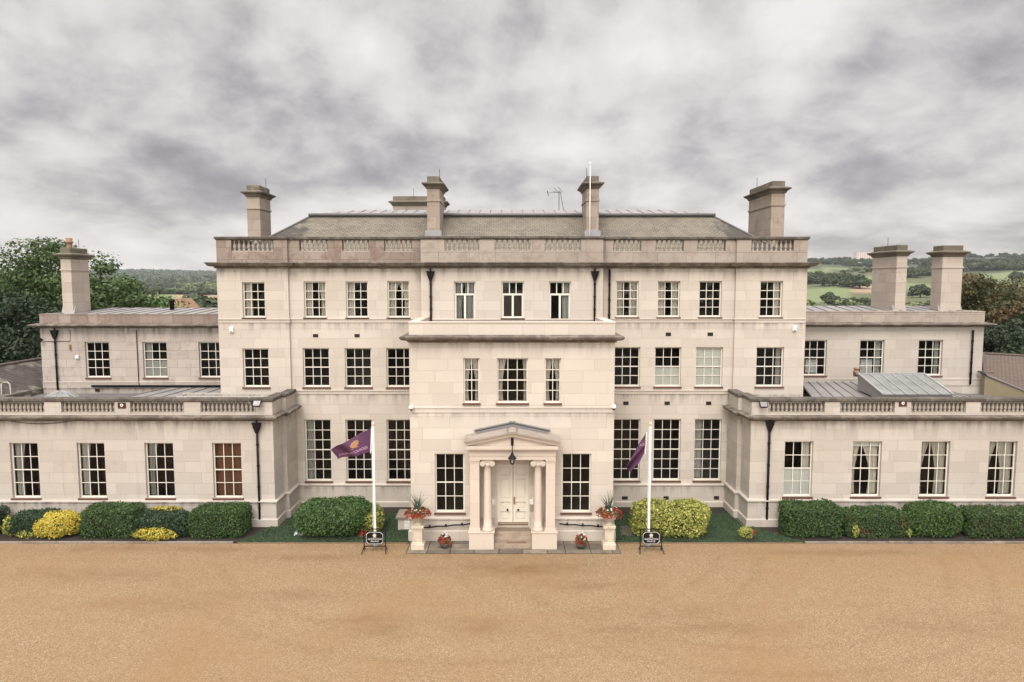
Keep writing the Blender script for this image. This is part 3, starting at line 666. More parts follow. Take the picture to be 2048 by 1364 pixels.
chimney(-15.72, -14.95, 41, 42.8, 12.5, PZ(369.5, 41), rod=(-14.98, 42.2))
chimney(15.0, 15.78, 40, 43.8, 12.5, PZ(361.5, 40), rod=(15.05, 42.6))
chimney(-4.84, -4.12, 39.4, 41.9, 13.8, PZ(352, 39.4), rod=(-4.2, 40.3))
chimney(4.24, 4.95, 39.4, 41.9, 13.8, PZ(351.5, 39.4), rod=(4.3, 40.0))
chimney(-8.62, -4.9, 50, 51.3, 13.8, PZ(392, 50), rod=(-7.1, 50))
for x0, x1 in ((-4.94, -4.02), (4.14, 5.05)): part(MB().box(x0, x1, 39.26, 39.6, 14.1, PZ(461, 39.3)), 'flashing', 'moss')

# ---- entrance block
ops_c = []
for (u0,u1,c,cu) in ((927,959,2,[('L',.5,b_,.55),('R',.5,b_,.55)]), (994,1056,3,[('L',.28,b_,.5),('R',.14,b_,.3)]), (1089.5,1122,2,[('L',.5,b_,.55),('R',.5,b_,.55)])):
    o = op(u0,u1,716,806,YC); ops_c.append(o); window(*o, YC, c, 4, cu)
for (u0,u1) in ((870,929),(1123,1182)):
    o = op(u0,u1,907,1025,YC); ops_c.append(o); window(*o, YC, 3, 4, [])
DX0, DX1, DZ0, DZ1 = PX(993, 990, YC), PX(1059, 990, YC), PZ(1054, YC), PZ(929, YC)
ops_c.append((DX0, DX1, DZ0, DZ1))
ZCK, ZCT, ZCP = PZ(684, YC), PZ(672, YC), PZ(643.5, YC)
wc = MB().wall(-XB, XB, 0, ZCK, YC, ops_c)
for sx in (-1, 1): wc.quad((sx*XB,YC,0),(sx*XB,YB-.005,0),(sx*XB,YB-.005,ZCK),(sx*XB,YC,ZCK))
part(wc, 'wall', 'stone_front')
CPth = [(-XB,YB-.01),(-XB,YC),(XB,YC),(XB,YB-.01)]
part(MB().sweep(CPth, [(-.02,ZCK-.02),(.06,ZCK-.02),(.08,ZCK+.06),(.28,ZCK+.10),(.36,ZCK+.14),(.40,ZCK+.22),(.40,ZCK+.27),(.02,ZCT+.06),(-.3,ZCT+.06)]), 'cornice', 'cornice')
part(MB().sweep(CPth, [(-.42,ZCT),(0,ZCT),(0,ZCP-.06),(.025,ZCP-.055),(.025,ZCP),(-.42,ZCP),(-.42,ZCT)]), 'parapet', 'stone_front')
strings(CPth, PZ(813.5, YC), PZ(825, YC), 'stone_front')
part(MB().box(-XB+.42, XB-.42, YC+.42, YB-.01, ZR-.3, ZR), 'lead_roof', 'lead')
zc2 = PZ(1034, YC)
for (xa, xb) in ((-XB, DX0-.9), (DX1+.9, XB)):
    pth = [(xa,YB),(xa,YC),(xb,YC)] if xa < 0 else [(xa,YC),(xb,YC),(xb,YB)]
    part(MB().sweep(pth, [(-.02,0),(.13,0),(.13,PZ(1061,YC)),(.07,PZ(1059,YC)),(.07,zc2-.12),(.13,zc2-.09),(.13,zc2-.03),(-.02,zc2+.03)]), 'plinth', 'stone_front')

# ---- front door
yd = YC+.24
dr = MB()
for (a, b) in ((DX0+.05, (DX0+DX1)/2-.012), ((DX0+DX1)/2+.012, DX1-.05)):
    z0, z1 = DZ0+.16, DZ1-.05; hh = z1-z0; st = .16*(b-a)
    dr.box(a, b, yd+.05, yd+.09, z0, z1); dr.box(a, a+st, yd-.02, yd+.05, z0, z1).box(b-st, b, yd-.02, yd+.05, z0, z1)
    zs = [(0,.035),(.19,.235),(.355,.40),(.76,.81),(.965,1.0)]
    for q0, q1 in zs: dr.box(a+st, b-st, yd-.02, yd+.05, z0+hh*q0, z0+hh*q1)
    for (p, q) in zip(zs, zs[1:]):
        c0, c1, e0, e1 = a+st+.07, b-st-.07, z0+hh*p[1]+.07, z0+hh*q[0]-.07
        dr.box(c0, c1, yd+.01, yd+.05, e0, e1)
door = part(dr, 'door', 'door')
part(MB().box(DX0, DX1, yd-.02, yd+.08, DZ0, DZ0+.155), 'threshold', 'grate', parent=door)
cxd = (DX0+DX1)/2
part(MB().box(cxd+.03, cxd+.11, yd-.045, yd-.021, DZ0+1.05, DZ0+1.42), 'letter_plate', 'brass', parent=door)
for xk in (PX(1015,1022,YC), PX(1036.5,1022,YC)):
    part(MB().lathe(0,0,[(.03,0),(.05,.03),(.055,.06),(.03,.085)],12), 'knob', 'black', True, door)
    k = [o for o in door.children if o.name.startswith('knob')][-1]; k.rotation_euler = (R(90),0,0); k.location = Vector((xk, yd-.02, PZ(1022, YC)))-wloc(door)
part(MB().box(DX0-.02, DX0+.045, yd-.03, yd+.05, DZ0, DZ1).box(DX1-.045, DX1+.02, yd-.03, yd+.05, DZ0, DZ1).box(DX0+.045, DX1-.045, yd-.03, yd+.05, DZ1-.045, DZ1), 'door_frame', 'door', parent=door)
part(MB().quad((DX0-.1,YC+.33,DZ0),(DX1+.1,YC+.33,DZ0),(DX1+.1,YC+.33,DZ1+.1),(DX0-.1,YC+.33,DZ1+.1)), 'door_backing', 'room', parent=door)

# ---- portico
YP = 30.8
px = lambda u, v: PX(u, v, YP)
zP = PZ(1065, YP); zA = PZ(920, YP+.05); zE = PZ(901, YP+.05); zG = PZ(892, YP-.1)
xa, xb = px(939.5, 910), px(1111, 910)
por = part(MB().box(xa-.02, xb+.02, YP+.04, YC-.002, zA+(zE-zA)*.42+.001, zE), 'portico', 'porch')
part(MB().box(xa, xb, YP+.06, YC-.002, zA, zA+(zE-zA)*.42), 'architrave', 'porch', parent=por)
for (a, b) in ((938, 987.5), (1064, 1114)):
    pdl = part(MB().box(px(a,1083), px(b,1083), YP, YC-.135, 0, zP-.03), 'pedestal', 'porch', parent=por)
    part(MB().box(px(a-1.5,1083), px(b+1.5,1083), YP-.03, YC-.135, zP-.029, zP), 'pedestal_cap', 'porch', parent=por)
for (a, b) in ((940, 958.5), (1092, 1110.5)):
    x0, x1 = px(a, 990), px(b, 990); y0, y1 = YP+.10, YP+.10+(x1-x0)
    pr = MB().box(x0, x1, y0, YC-.08, zP+.16, zA-.14).box(x0-.05, x1+.05, y0-.05, YC-.08, zP+.001, zP+.09).box(x0-.025, x1+.025, y0-.025, YC-.08, zP+.09, zP+.16)
    pr.box(x0-.02, x1+.02, y0-.02, YC-.08, zA-.14, zA-.11).box(x0-.03, x1+.03, y0-.03, YC-.08, zA-.07, zA-.001).box(x0, x1, y0, YC-.08, zA-.11, zA-.07)
    part(pr, 'pier', 'porch', parent=por)
for (a, b) in ((967, 982.5), (1068.5, 1084)):
    xc = (px(a,990)+px(b,990))/2; r0 = (px(b,990)-px(a,990))/2; yc = YP+.10+r0*1.15
    pf = [(r0*1.5,zP+.001),(r0*1.5,zP+.07),(r0*1.42,zP+.09),(r0*1.45,zP+.14),(r0*1.2,zP+.17),(r0*1.28,zP+.2),(r0*1.1,zP+.23)]
    hh = zA-.3-zP-.23
    for i in range(1, 9): k = i/8; pf.append((r0*(1.08-.20*k**1.6), zP+.23+hh*k))
    pf += [(r0*.96,zA-.29),(r0*.96,zA-.26),(r0*.88,zA-.25),(r0*.88,zA-.12)]
    cl_ = part(MB().lathe(xc, yc, pf, 28), 'column', 'porch', True, por)
    cp_ = MB().box(xc-r0*1.25, xc+r0*1.25, yc-r0*1.02, yc+r0*1.02, zA-.05, zA-.002)
    cp_.box(xc-r0*1.3, xc+r0*1.3, yc-r0*.92, yc+r0*.92, zA-.15, zA-.05)
    for sx in (-1, 1):
        n = 20; cxv, czv, rv = xc+sx*r0*1.22, zA-.20, .135
        for (q0, q1, rr) in ((-.98,.98,1.0),(-1.06,-.98,.72),(-1.13,-1.06,.28)):
            f0 = [(cxv+rv*rr*math.cos(2*math.pi*i/n), yc+r0*q0, czv+rv*rr*math.sin(2*math.pi*i/n)) for i in range(n)]
            f1 = [(x, yc+r0*q1, z) for x, y, z in f0]
            cp_.add(f0+f1, [tuple(range(n)), tuple(range(2*n-1, n-1, -1))]+[(i,n+i,n+(i+1) % n,(i+1) % n) for i in range(n)])
    part(cp_, 'capital', 'porch', parent=cl_)
xa2, xb2 = PX(932.5, 897, YP-.15), PX(1116.5, 897, YP-.15)
part(MB().box(xa2+.08, xb2-.08, YP-.06, YC-.002, zE+.001, zE+.09).box(xa2, xb2, YP-.16, YC-.002, zE+.091, zG), 'porch_cornice', 'porch', parent=por)
cx0 = (xa2+xb2)/2; hw = (xb2-xa2)/2
apex = PZ(861, YP-.25); eav = zG+.02
slope = (apex-.30-eav)/hw
tp = MB(); tp.add([(xa2+.1,YP+.02,zG+.002),(xb2-.1,YP+.02,zG+.002),(cx0,YP+.02,zG+slope*(hw-.1)+.02)], [(0,1,2)]); part(tp, 'tympanum', 'porch', parent=por)
rk = MB(); rt = MB(); rb = MB()
for sx in (-1, 1):
    def pr4(h0, h1, y0, ext=0.0, inn=0.0):
        xo = cx0+sx*(hw+ext); ze = eav - slope*ext
        return [(xo,y0,ze+h0),(cx0,y0,eav+slope*hw+h0),(cx0,y0,eav+slope*hw+h1),(xo,y0,ze+h1)]
    for (h0, h1, yf, ext) in ((0,.10,YP-.14,.02),(.101,.17,YP-.19,.05),(.171,.245,YP-.26,.10)):
        f0 = pr4(h0, h1, yf, ext); f1 = [(x, YC-.003, z) for x, y, z in f0]
        (rk if h0 > .15 else rb).add(f0+f1, [(0,1,2,3),(7,6,5,4),(0,4,5,1),(3,2,6,7),(0,3,7,4)])
    q = [(cx0+sx*(hw-.42),YP+.78,eav+slope*.42+.262),(cx0,YP+.78,eav+slope*hw+.262),(cx0,YC-.003,eav+slope*hw+.33),(cx0+sx*(hw-.42),YC-.003,eav+slope*.42+.31)]
    rt.add(q+[(x,y,z-.03) for x,y,z in q], [(0,1,2,3),(0,4,5,1),(3,7,4,0)])
    rt.tube([(cx0+sx*(hw-.3),YC-.05,eav+slope*.3+.36),(cx0,YC-.05,eav+slope*hw+.38)], .05)
part(rb, 'raking_bed_mould', 'porch', parent=por); part(rk, 'raking_cornice', 'stone_parapet', parent=por); part(rt, 'porch_roof', 'lead_dark', parent=por)
part(MB().box(px(987.6,1083)+.002, px(1064,1083)-.002, YP+.12, 31.25, 0, .22).box(px(987.6,1083)+.002, px(1064,1083)-.002, 31.25, 31.6, 0, .42)
     .box(px(987.6,1083)+.002, px(1064,1083)-.002, 31.6, YC-.003, 0, .60).box(DX0+.004, DX1-.004, YC-.002, YC+.23, .3, DZ0-.003), 'steps', 'step', parent=por)
part(MB().box(px(988,1000), px(1063,1000), YC-.03, YC-.002, zP, zP+.01), 'skirting', 'porch', parent=por)

# ---- low front wings
ZWK, ZWT, ZWB, ZWC, ZWD = PZ(841, YW), PZ(832, YW), PZ(826.5, YW), PZ(803.5, YW), PZ(796, YW)
br_ = 'curtain_brown'
WL = [(22,78,[('L',.42,g_,.3)]), (156,211,[('L',.38,g_,.25)]), (291,348,[('L',.36,g_,.45)]), (426,484,[('L',1.0,br_)])]
WR = [(1568,1625,[('B',0,.5),('R',.34,b_,.25)]), (1704,1762,[('B',.91,1),('L',.34,b_,.6),('R',.66,b_,.55)]), (1841,1898,[('L',.36,b_,.8),('R',.58,b_,.35)]), (1976,2032,[('L',.38,b_,.8),('R',.66,b_,.35)])]
JY = YW+1.35; XJ = .22
for side, lst in ((-1, WL), (1, WR)):
    ops = []
    for (u0,u1,cu) in lst:
        o = op(u0,u1,885.5 if side < 0 else 882.5, 996 if side < 0 else 993, YW); ops.append(o); window(*o, YW, 3, 4, cu)
    wl = MB(); a, b = sorted((side*XI, side*32)); wl.wall(a, b, 0, ZWK, YW, ops)
    X = side*XI
    if side > 0: wl.wall
    wl.quad((X,YW,0),(X,JY,0),(X,JY,ZWK),(X,YW,ZWK)); wl.quad((X-side*XJ,JY,0),(X,JY,0),(X,JY,ZWK),(X-side*XJ,JY,ZWK)); wl.quad((X-side*XJ,JY,0),(X-side*XJ,YM,0),(X-side*XJ,YM,ZWK),(X-side*XJ,JY,ZWK))
    part(wl, 'wall', 'stone_wing')
    ret = [(X,YW),(X,JY),(X-side*XJ,JY),(X-side*XJ,YM-.18)]
    full = [(-32,YW)]+ret if side < 0 else ret[::-1]+[(32,YW)]
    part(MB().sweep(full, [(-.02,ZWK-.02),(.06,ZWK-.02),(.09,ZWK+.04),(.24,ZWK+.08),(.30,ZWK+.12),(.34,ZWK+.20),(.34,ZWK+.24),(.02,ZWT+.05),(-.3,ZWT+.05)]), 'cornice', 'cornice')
    z0 = PZ(1000 if side < 0 else 998, YW)
    part(MB().sweep(full, [(-.02,0),(.15,0),(.15,PZ(1038,YW)),(.08,PZ(1036,YW)),(.08,z0-.12),(.15,z0-.09),(.15,z0-.03),(-.02,z0+.03)]), 'plinth', 'stone_wing')
    part(MB().sweep(full, [(-.40,ZWC),(.03,ZWC),(.05,ZWC+.04),(.08,ZWC+.06),(.08,ZWD-.02),(.05,ZWD),(-.40,ZWD),(-.40,ZWC)]), 'coping', 'coping')
    if side < 0: pans = [(-150,-42,13),(-16,89,13),(122,230,13),(260,368,13),(401,512,13)]
    else: pans = [(1537,1650,13),(1680,1790,13),(1822,1932,13),(1961,2069,13)]
    parapet(a, b, YW, ZWT, ZWB, ZWC, pan(pans, 815, YW), 'stone_wing')
    rp = MB(); a, b = sorted((X, X-side*.34)) if False else sorted((X-side*XJ, X-side*XJ+side*.34)); rp.box(a, b, JY, YM-.18, ZWT, ZWC)
    a, b = sorted((X, X+side*.34)); rp.box(a, b, YW+.345, JY, ZWT, ZWC); part(rp, 'parapet', 'stone_wing')

for a, b in ((-XS, -XI-.36), (XI+.36, XS)): part(MB().box(a, b, YW+.46, YW+.60, ZWT-.2, ZWC-.12), 'upstand', 'stone_parapet')
# ---- lead roofs over the wings
def lead_slope(q, n, name='lead_roof', m='lead', rolls=True, r=.022):
    """one sloping lead panel q = front-left, front-right, back-right, back-left with n standing rolls"""
    lo = part(MB().add(q+[(x,y,z-.08) for x,y,z in q], [(0,1,2,3),(4,7,6,5),(0,4,5,1),(1,5,6,2),(2,6,7,3),(3,7,4,0)]), name, m)
    if n:
        rl = MB(); q = [Vector(p) for p in q]
        for i in range(n+1): k = i/n; rl.tube([q[0].lerp(q[1], k)+Vector((0,0,.02)), q[3].lerp(q[2], k)+Vector((0,0,.02))], r, 5)
        part(rl, 'lead_roll', 'lead_dark', True, lo)
    return lo
zr0 = ZWB-.05; zr1 = PZ(783, 39.6)
lead_slope([(-24.2,YW+.61,zr0),(-XI-.42,YW+.61,zr0),(-XI-.42,YM-.02,zr1-.15),(-23.0,YM-.02,zr1-.15)], 10)
lead_slope([(-22.2,YM,zr1-.14),(-XO-.02,YM,zr1-.14),(-XO-.02,YS-.02,zr1+.05),(-20.6,YS-.02,zr1+.05)], 6)
part(MB().box(-XS, -13, YW+.35, YS, zr0-.4, zr0-.1), 'flat_roof', 'lead_dark')
part(MB().tube([(-XS+3,YS-.12,zr1+.14),(-XO-.05,YS-.12,zr1+.14)], .07), 'gutter', 'black', True)
part(MB().box(12.5, XS, YW+.35, YS, zr0-.4, zr0-.1), 'flat_roof', 'lead_dark')
lead_slope([(XI+.42,YW+.61,zr0),(16.6,YW+.61,zr0),(16.6,YM-.03,zr0+.28),(XI+.42,YM-.03,zr0+.28)], 6)
zq = PZ(766, 40.4)
lead_slope([(15.9,YW+.61,zr0+.06),(24.6,YW+.61,zr0+.06),(24.0,YS-.02,zq),(17.4,YS-.02,zq)], 13)
lead_slope([(24.6,YW+.61,zr0+.06),(26.4,YW+.61,zr0+.06),(24.05,YS-.02,zq),(24.0,YS-.02,zq)], 3)
# patent-glazed rooflight
m, t, b = mat('dusty_patent_glass'); b.inputs['Base Color'].default_value = (.33, .38, .37, 1); b.inputs['Roughness'].default_value = .25
co = t.n('ShaderNodeTexCoord').outputs['Object']; t.l(t.mix(t.ramp(t.noise(co, 1.2, 5, .6), [(.4, 0.0), (.7, 1.0)]), (.215, .225, .22), (.15, .155, .14)), b.inputs['Base Color']); M['dusty'] = m
ya, yb_ = 36.0, 38.6; za, zb2 = PZ(788.5, ya), PZ(748, yb_)
xa, xb, xc, xd = PX(1752,789,ya), PX(1889,790,ya), PX(1862,748,yb_), PX(1728,748,yb_)
xa = xd = (xa+xd)/2; xb = xc = (xb+xc)/2
skl = part(MB().add([(xa,ya,za),(xb,ya,za),(xb,yb_,zb2),(xa,yb_,zb2),(xa,ya,za-.35),(xb,ya,za-.35),(xb,yb_,zb2-.9),(xa,yb_,zb2-.9)], [(0,4,5,1),(1,5,6,2),(2,6,7,3),(3,7,4,0)]), 'rooflight', 'lead')
part(MB().quad((xa,ya-.08,za),(xb,ya-.08,za),(xb,yb_,zb2+.01),(xa,yb_,zb2+.01)), 'patent_glazing', 'dusty', parent=skl)
gb = MB()
for i in range(7): x = xa+(xb-xa)*i/6; gb.tube([(x,ya-.1,za+.02),(x,yb_,zb2+.03)], .03 if 0 < i < 6 else .06, 5)
gb.box(xa-.06, xb+.06, yb_-.05, yb_+.12, zb2-.05, zb2+.06); part(gb, 'glazing_bar', 'moss', parent=skl)
part(MB().quad((xa,ya-.03,za-.35),(xb,ya-.03,za-.35),(xb,ya-.03,za-.1),(xa,ya-.03,za-.1)), 'rooflight_kerb', 'dark', parent=skl)
part(MB().lathe(xa+.15, yb_+.5, [(.16,zb2-.2),(.18,zb2+.02),(.2,zb2+.04),(.2,zb2+.08),(.14,zb2+.1),(.14,zb2+.22),(.2,zb2+.24),(.16,zb2+.3)], 10), 'chimney_pot', 'terracotta', True)

# ---- two-storey side wings
for side in (-1, 1):
    v0, v1 = (684, 755) if side < 0 else (680, 751)
    lst = [(171,219,[]), (286,334,[('L',.25,g_),('B',0,.46,'curtain_grey')]), (398,447,[])] if side < 0 else [(1604,1653,[('H',.25,)]), (1719.5,1768,[('H',.15,),('R',.26,g_)]), (1836.5,1884.5,[('R',.2,g_)])]
    ops = []
    for (u0,u1,cu) in lst: o = op(u0,u1,v0,v1,YS); ops.append(o); window(*o, YS, 3, 4, cu)
    if side > 0:
        for (u0, u1) in ((1604,1653), (1836.5,1884.5)): o = op(u0,u1,757,790,YS); ops.append(o); window(*o, YS, 3, 2, [], sill=None)
    zk, zt, zp = (PZ(655, YS), PZ(650, YS), PZ(628, YS)) if side < 0 else (PZ(653, YS), PZ(648, YS), PZ(622.5, YS))
    a, b = sorted((side*XS, side*XO)); wl = MB().wall(a, b, 0, zk, YS, ops)
    wl.quad((side*XS,YS,0),(side*XS,52,0),(side*XS,52,zk),(side*XS,YS,zk)); wl.quad((a,52,0),(b,52,0),(b,52,zk),(a,52,zk)); part(wl, 'wall', 'stone_side' if side < 0 else 'stone_wing')
    pth = [(-XS,52),(-XS,YS),(-XO,YS)] if side < 0 else [(XO,YS),(XS,YS),(XS,52)]
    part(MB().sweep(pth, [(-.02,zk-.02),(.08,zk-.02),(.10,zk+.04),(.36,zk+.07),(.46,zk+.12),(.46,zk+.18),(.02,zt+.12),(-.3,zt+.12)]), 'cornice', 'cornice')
    part(MB().sweep(pth, [(-.36,zt),(0,zt),(0,zp-.05),(.025,zp-.045),(.025,zp),(-.36,zp),(-.36,zt)]), 'parapet', 'stone_red' if side < 0 else 'stone_parapet')
    strings(pth[1:] if side < 0 else pth[:-1], PZ(763 if side < 0 else 757, YS), PZ(777 if side < 0 else 771, YS), 'stone_side' if side < 0 else 'stone_wing', .06)
    zr = PZ(615.5 if side < 0 else 611.5, 46.2)
    lead_slope([(a+.4,YS+.38,zp-.18),(b-.02,YS+.38,zp-.18),(b-.02,46.2,zr),(a+1.4,46.2,zr)], 15)
    lead_slope([(b-.02,51.6,zp-.18),(a+.4,51.6,zp-.18),(a+1.4,46.25,zr),(b-.02,46.25,zr)], 0)
chimney(-28.02, -27.38, 42.6, 44.4, 10.0, PZ(495, 42.6), 'chimney_pale', pot=True, rod=(-27.45, 43.6))
chimney(24.1, 24.76, 43, 45.9, 10.0, PZ(489.5, 43), 'chimney_pale', rod=(24.3, 44.5))
chimney(26.97, 28.25, 43, 44.1, 10.0, PZ(490.5, 43), 'chimney_pale')
for x0, x1, y0 in ((-28.1,-27.3,42.45),(24.0,24.86,42.85),(26.87,28.35,42.85)): part(MB().add([(x0,y0,10.2),(x1,y0,10.2),(x1,y0+.3,10.98),(x0,y0+.3,10.98)],[(0,1,2,3)]), 'flashing', 'moss')
part(MB().lathe(PX(344,610,45), 45, [(.14,10.4),(.14,PZ(603,45)),(.2,PZ(602,45)),(.2,PZ(600,45)),(.1,PZ(598,45))], 10), 'flue', 'black', True)

# ---- drainpipes, vents
def drain(u, v0, v1, Y, r=.055, hopper=True, z1=None):
    x = PX(u, (v0+v1)/2, Y); zt = PZ(v0, Y); zb = PZ(v1, Y) if z1 is None else z1; y = Y-.09
    d = MB().tube([(x,y,zb),(x,y,zt)], r, 10)
    for k in range(1, 5): z = zb+(zt-zb)*k/5; d.lathe(x, y, [(r+.018,z-.04),(r+.018,z+.04)], 10)
    o = part(d, 'drainpipe', 'black', True)
    if hopper:
        h = MB(); w_ = .2
        h.add([(x-w_,y-.11,zt),(x+w_,y-.11,zt),(x+w_,y+.08,zt),(x-w_,y+.08,zt),(x-w_*.9,y-.1,zt-.16),(x+w_*.9,y-.1,zt-.16),(x+w_*.9,y+.07,zt-.16),(x-w_*.9,y+.07,zt-.16),(x-.06,y-.06,zt-.5),(x+.06,y-.06,zt-.5),(x+.06,y+.05,zt-.5),(x-.06,y+.05,zt-.5)],
              [(0,1,2,3),(0,4,5,1),(1,5,6,2),(3,7,4,0),(4,8,9,5),(5,9,10,6),(7,11,8,4)])
        h.box(x-w_-.02, x+w_+.02, y-.13, y+.085, zt-.03, zt+.02); h.tube([(x,y,zt+.02),(x,y,zt+.16)], .045, 8); part(h, 'hopper', 'black', parent=o)
drain(862, 543, 660, YB, z1=ZR); drain(1189, 543, 660, YB, z1=ZR); drain(1218, 538, 690, YM, hopper=False)
drain(518, 846, 1055, YW); drain(1535, 842, 1057, YW, .06); drain(114, 661, 780, YS, .05); drain(1941.5, 660, 768, YS, .055, hopper=False)
xq = PX(276, 715, YS); part(MB().tube([(xq,YS-.05,PZ(660,YS)),(xq,YS-.05,PZ(765,YS)),(xq+.06,YS-.08,PZ(771,YS)),(xq+.16,YS-.05,PZ(771,YS))], .024, 6), 'conduit', 'black', True)
part(MB().tube([(PX(90,683,YS),YS-.03,PZ(683,YS)),(PX(141,683,YS),YS-.03,PZ(682,YS)),(PX(141,665,YS),YS-.03,PZ(660,YS))], .014, 5), 'cable', 'black', True)
part(MB().tube([(PX(lerp(0,165,k),845,YW),YW-.05,PZ(lerp(838,838,k)+9*math.sin(k*math.pi),YW)) for k in np.linspace(0,1,9)], .014, 5), 'cable', 'black', True)
def vent(u0,u1,v0,v1,Y):
    x0,x1,z0,z1 = op(u0,u1,v0,v1,Y); g = MB().box(x0,x1,Y-.012,Y+.01,z0,z1)
    for i in range(3): z = z0+(z1-z0)*(i+.5)/3; g.box(x0+.02,x1-.02,Y-.03,Y-.011,z-.012,z+.012)
    part(g, 'air_vent', 'dark')
for q in ((626,636.5,668,674.5),(709,719.5,668,674.5),(1331.5,1342,665,672),(1415,1426,665,672),(1246.5,1257,803,810),(1329,1339.5,803,810),(1412,1422.5,803,810)): vent(*q, YM)
for q in ((1244,1255.5,992.5,999),(1327,1337.5,992.5,999),(1428,1438,992,999)): vent(*q, YM-.10)
vent(190,199,777,783,YS-.04); vent(1680/4+0,430,770,776,YS); vent(1019,1030.5,843,851,YC-.05)

# ------------------------------------------------------------------ neighbouring roofs and outbuildings
rg = empty('slate_roofed_range', (-31, 42, 0), 'long dark slate roofed range beside the left end of the mansion', 'building')
mb = MB(); y0, y1 = 35.6, 50
mb.quad((-28.45,y0,6.0),(-28.45,y1,6.0),(-31.2,y1,7.35),(-31.2,y0,7.35)); mb.quad((-31.2,y0,7.35),(-31.2,y1,7.35),(-34,y1,6.0),(-34,y0,6.0))
mb.build('roof', M['slate_dark'], rg)
MB().tube([(-31.2,y0,7.38),(-31.2,y1,7.38)], .1, 8).build('ridge', M['coping'], rg)
MB().box(-33.8,-28.6,y0+.1,y1-.1,0,5.98).add([(-33.8,y0+.1,5.98),(-28.6,y0+.1,5.98),(-31.2,y0+.1,7.25)],[(0,1,2)]).build('wall', M['stone_side'], rg)
MB().box(-28.62,-28.4,y0,YS-.5,5.86,5.96).build('gutter', M['lead'], rg)
rl = MB().lathe(-25.6, 38.3, [(.95,ZWB-.1),(.95,ZWB+.05),(.88,ZWB+.07),(.5,ZWB+.28),(.08,ZWB+.42)], 14)
o = empty('domed_rooflight', (-25.6,38.3,ZWB-.1), 'small domed glass rooflight on the flat roof at the far left', 'rooflight')
rl.build('dome', M['dusty'], o)
mb = MB()
for i in range(14): a = 2*math.pi*i/14; mb.tube([(-25.6+.89*math.cos(a),38.3+.89*math.sin(a),ZWB+.07),(-25.6+.5*math.cos(a),38.3+.5*math.sin(a),ZWB+.29),(-25.6+.08*math.cos(a),38.3+.08*math.sin(a),ZWB+.43)], .025, 4)
mb.build('glazing_bar', M['moss'], o)
# return balustrade of the left wing
pm = MB().box(-26.3,-25.95,YW+.36,36.4,ZWT,ZWB+.02).box(-26.3,-25.95,35.9,36.4,ZWB+.02,ZWC); part(pm, 'parapet', 'stone_wing')
part(MB().box(-26.36,-25.89,YW+.36,36.46,ZWC,ZWD-.01), 'coping', 'coping')
pb = part(MB().box(-26.22,-26.02,YW+.6,35.88,ZWB+.021,ZWB+.05), 'balustrade', 'baluster')
for i in range(6):
    o = bpy.data.objects.new('baluster', bm_); COL.objects.link(o); o.parent = pb; sc = (ZWC-ZWB-.05)/.66
    o.location = Vector((-26.12, YW+.75+i*.21, ZWB+.05))-wloc(pb); o.scale = (sc*.9,sc*.9,sc)
# steel ladder hoop at far left
Yh = 35.2; xs = [PX(u,775,Yh) for u in (1, 20)]
mb = MB()
for dy_ in (0,): mb.tube([(xs[0],Yh+dy_,ZWB),(xs[0]+.05,Yh+dy_,PZ(768,Yh)),(xs[0]+.15,Yh+dy_,PZ(765,Yh)),(xs[1]-.12,Yh+dy_,PZ(764,Yh)),(xs[1],Yh+dy_,PZ(768,Yh)),(xs[1]+.06,Yh+dy_,ZWB)], .03, 8)
tag(mb.build('handrail_hoop', M['alu'], None, True), 'white tubular steel access hoop on the roof at the far left edge', 'hoop')
# right-hand neighbours
nb = empty('tile_roofed_hall', (33, 46, 0), 'wide brown tiled roof hall beyond the right end of the mansion', 'building')
mb = MB(); xa, xb = 28.6, 44
mb.quad((xa,40.6,5.2),(xb,38.6,4.6),(xb,45,6.9),(32.6,47,7.5)); mb.quad((xa,40.6,5.2),(32.6,47,7.5),(32.6,51,7.5),(xa,56,5.0)); mb.quad((32.6,47,7.5),(xb,45,6.9),(xb,52,4.9),(32.6,51,7.5))
mb.build('roof', M['brown_roof'], nb); MB().tube([(32.6,47,7.53),(xb,45,6.93)], .1).tube([(xa,40.6,5.23),(32.6,47,7.53)], .1).build('ridge', M['brown_roof'], nb); MB().box(xa+.2, xb-.2, 41.0, 50, 0, 4.6).build('wall', M['render'], nb)
wr = empty('white_roofed_hall', (42, 60, 0), 'pale white roofed hall behind the brown tiled roof at the right edge', 'building')
p = [(PX(1984,719,53),53,PZ(719,53)),(PX(2090,727,53),53,PZ(727,53)),(PX(2090,713,58),58,PZ(713,58)),(PX(2014,701,58),58,PZ(701,58))]
MB().add(p+[(x,y,z-.25) for x,y,z in p], [(0,1,2,3),(0,4,5,1),(3,7,4,0)]).build('roof', M['white'], wr); MB().box(p[0][0]+.3,p[1][0]-.3,53.3,57.7,0,p[1][2]-.3).build('wall', M['render'], wr)
gw = empty('gable_wall', (28.6, 39, 0), 'ochre rendered gable wall with sloping grey lead coping at the right end', 'wall')
xg0, xg1 = 28.15, 30.1
MB().add([(xg0,YS-.6,0),(xg1,YS-1.4,0),(xg1,YS-1.4,PZ(787,39.6)),(xg0,YS-.6,PZ(752,40.2)),(xg0,YS-.3,0),(xg1,YS-1.1,0),(xg1,YS-1.1,PZ(787,39.6)),(xg0,YS-.3,PZ(752,40.2))], [(0,1,2,3),(7,6,5,4),(1,5,6,2),(0,3,7,4)]).build('wall', M['render'], gw)
z0, z1 = PZ(750.5,40.2), PZ(785.5,39.6)
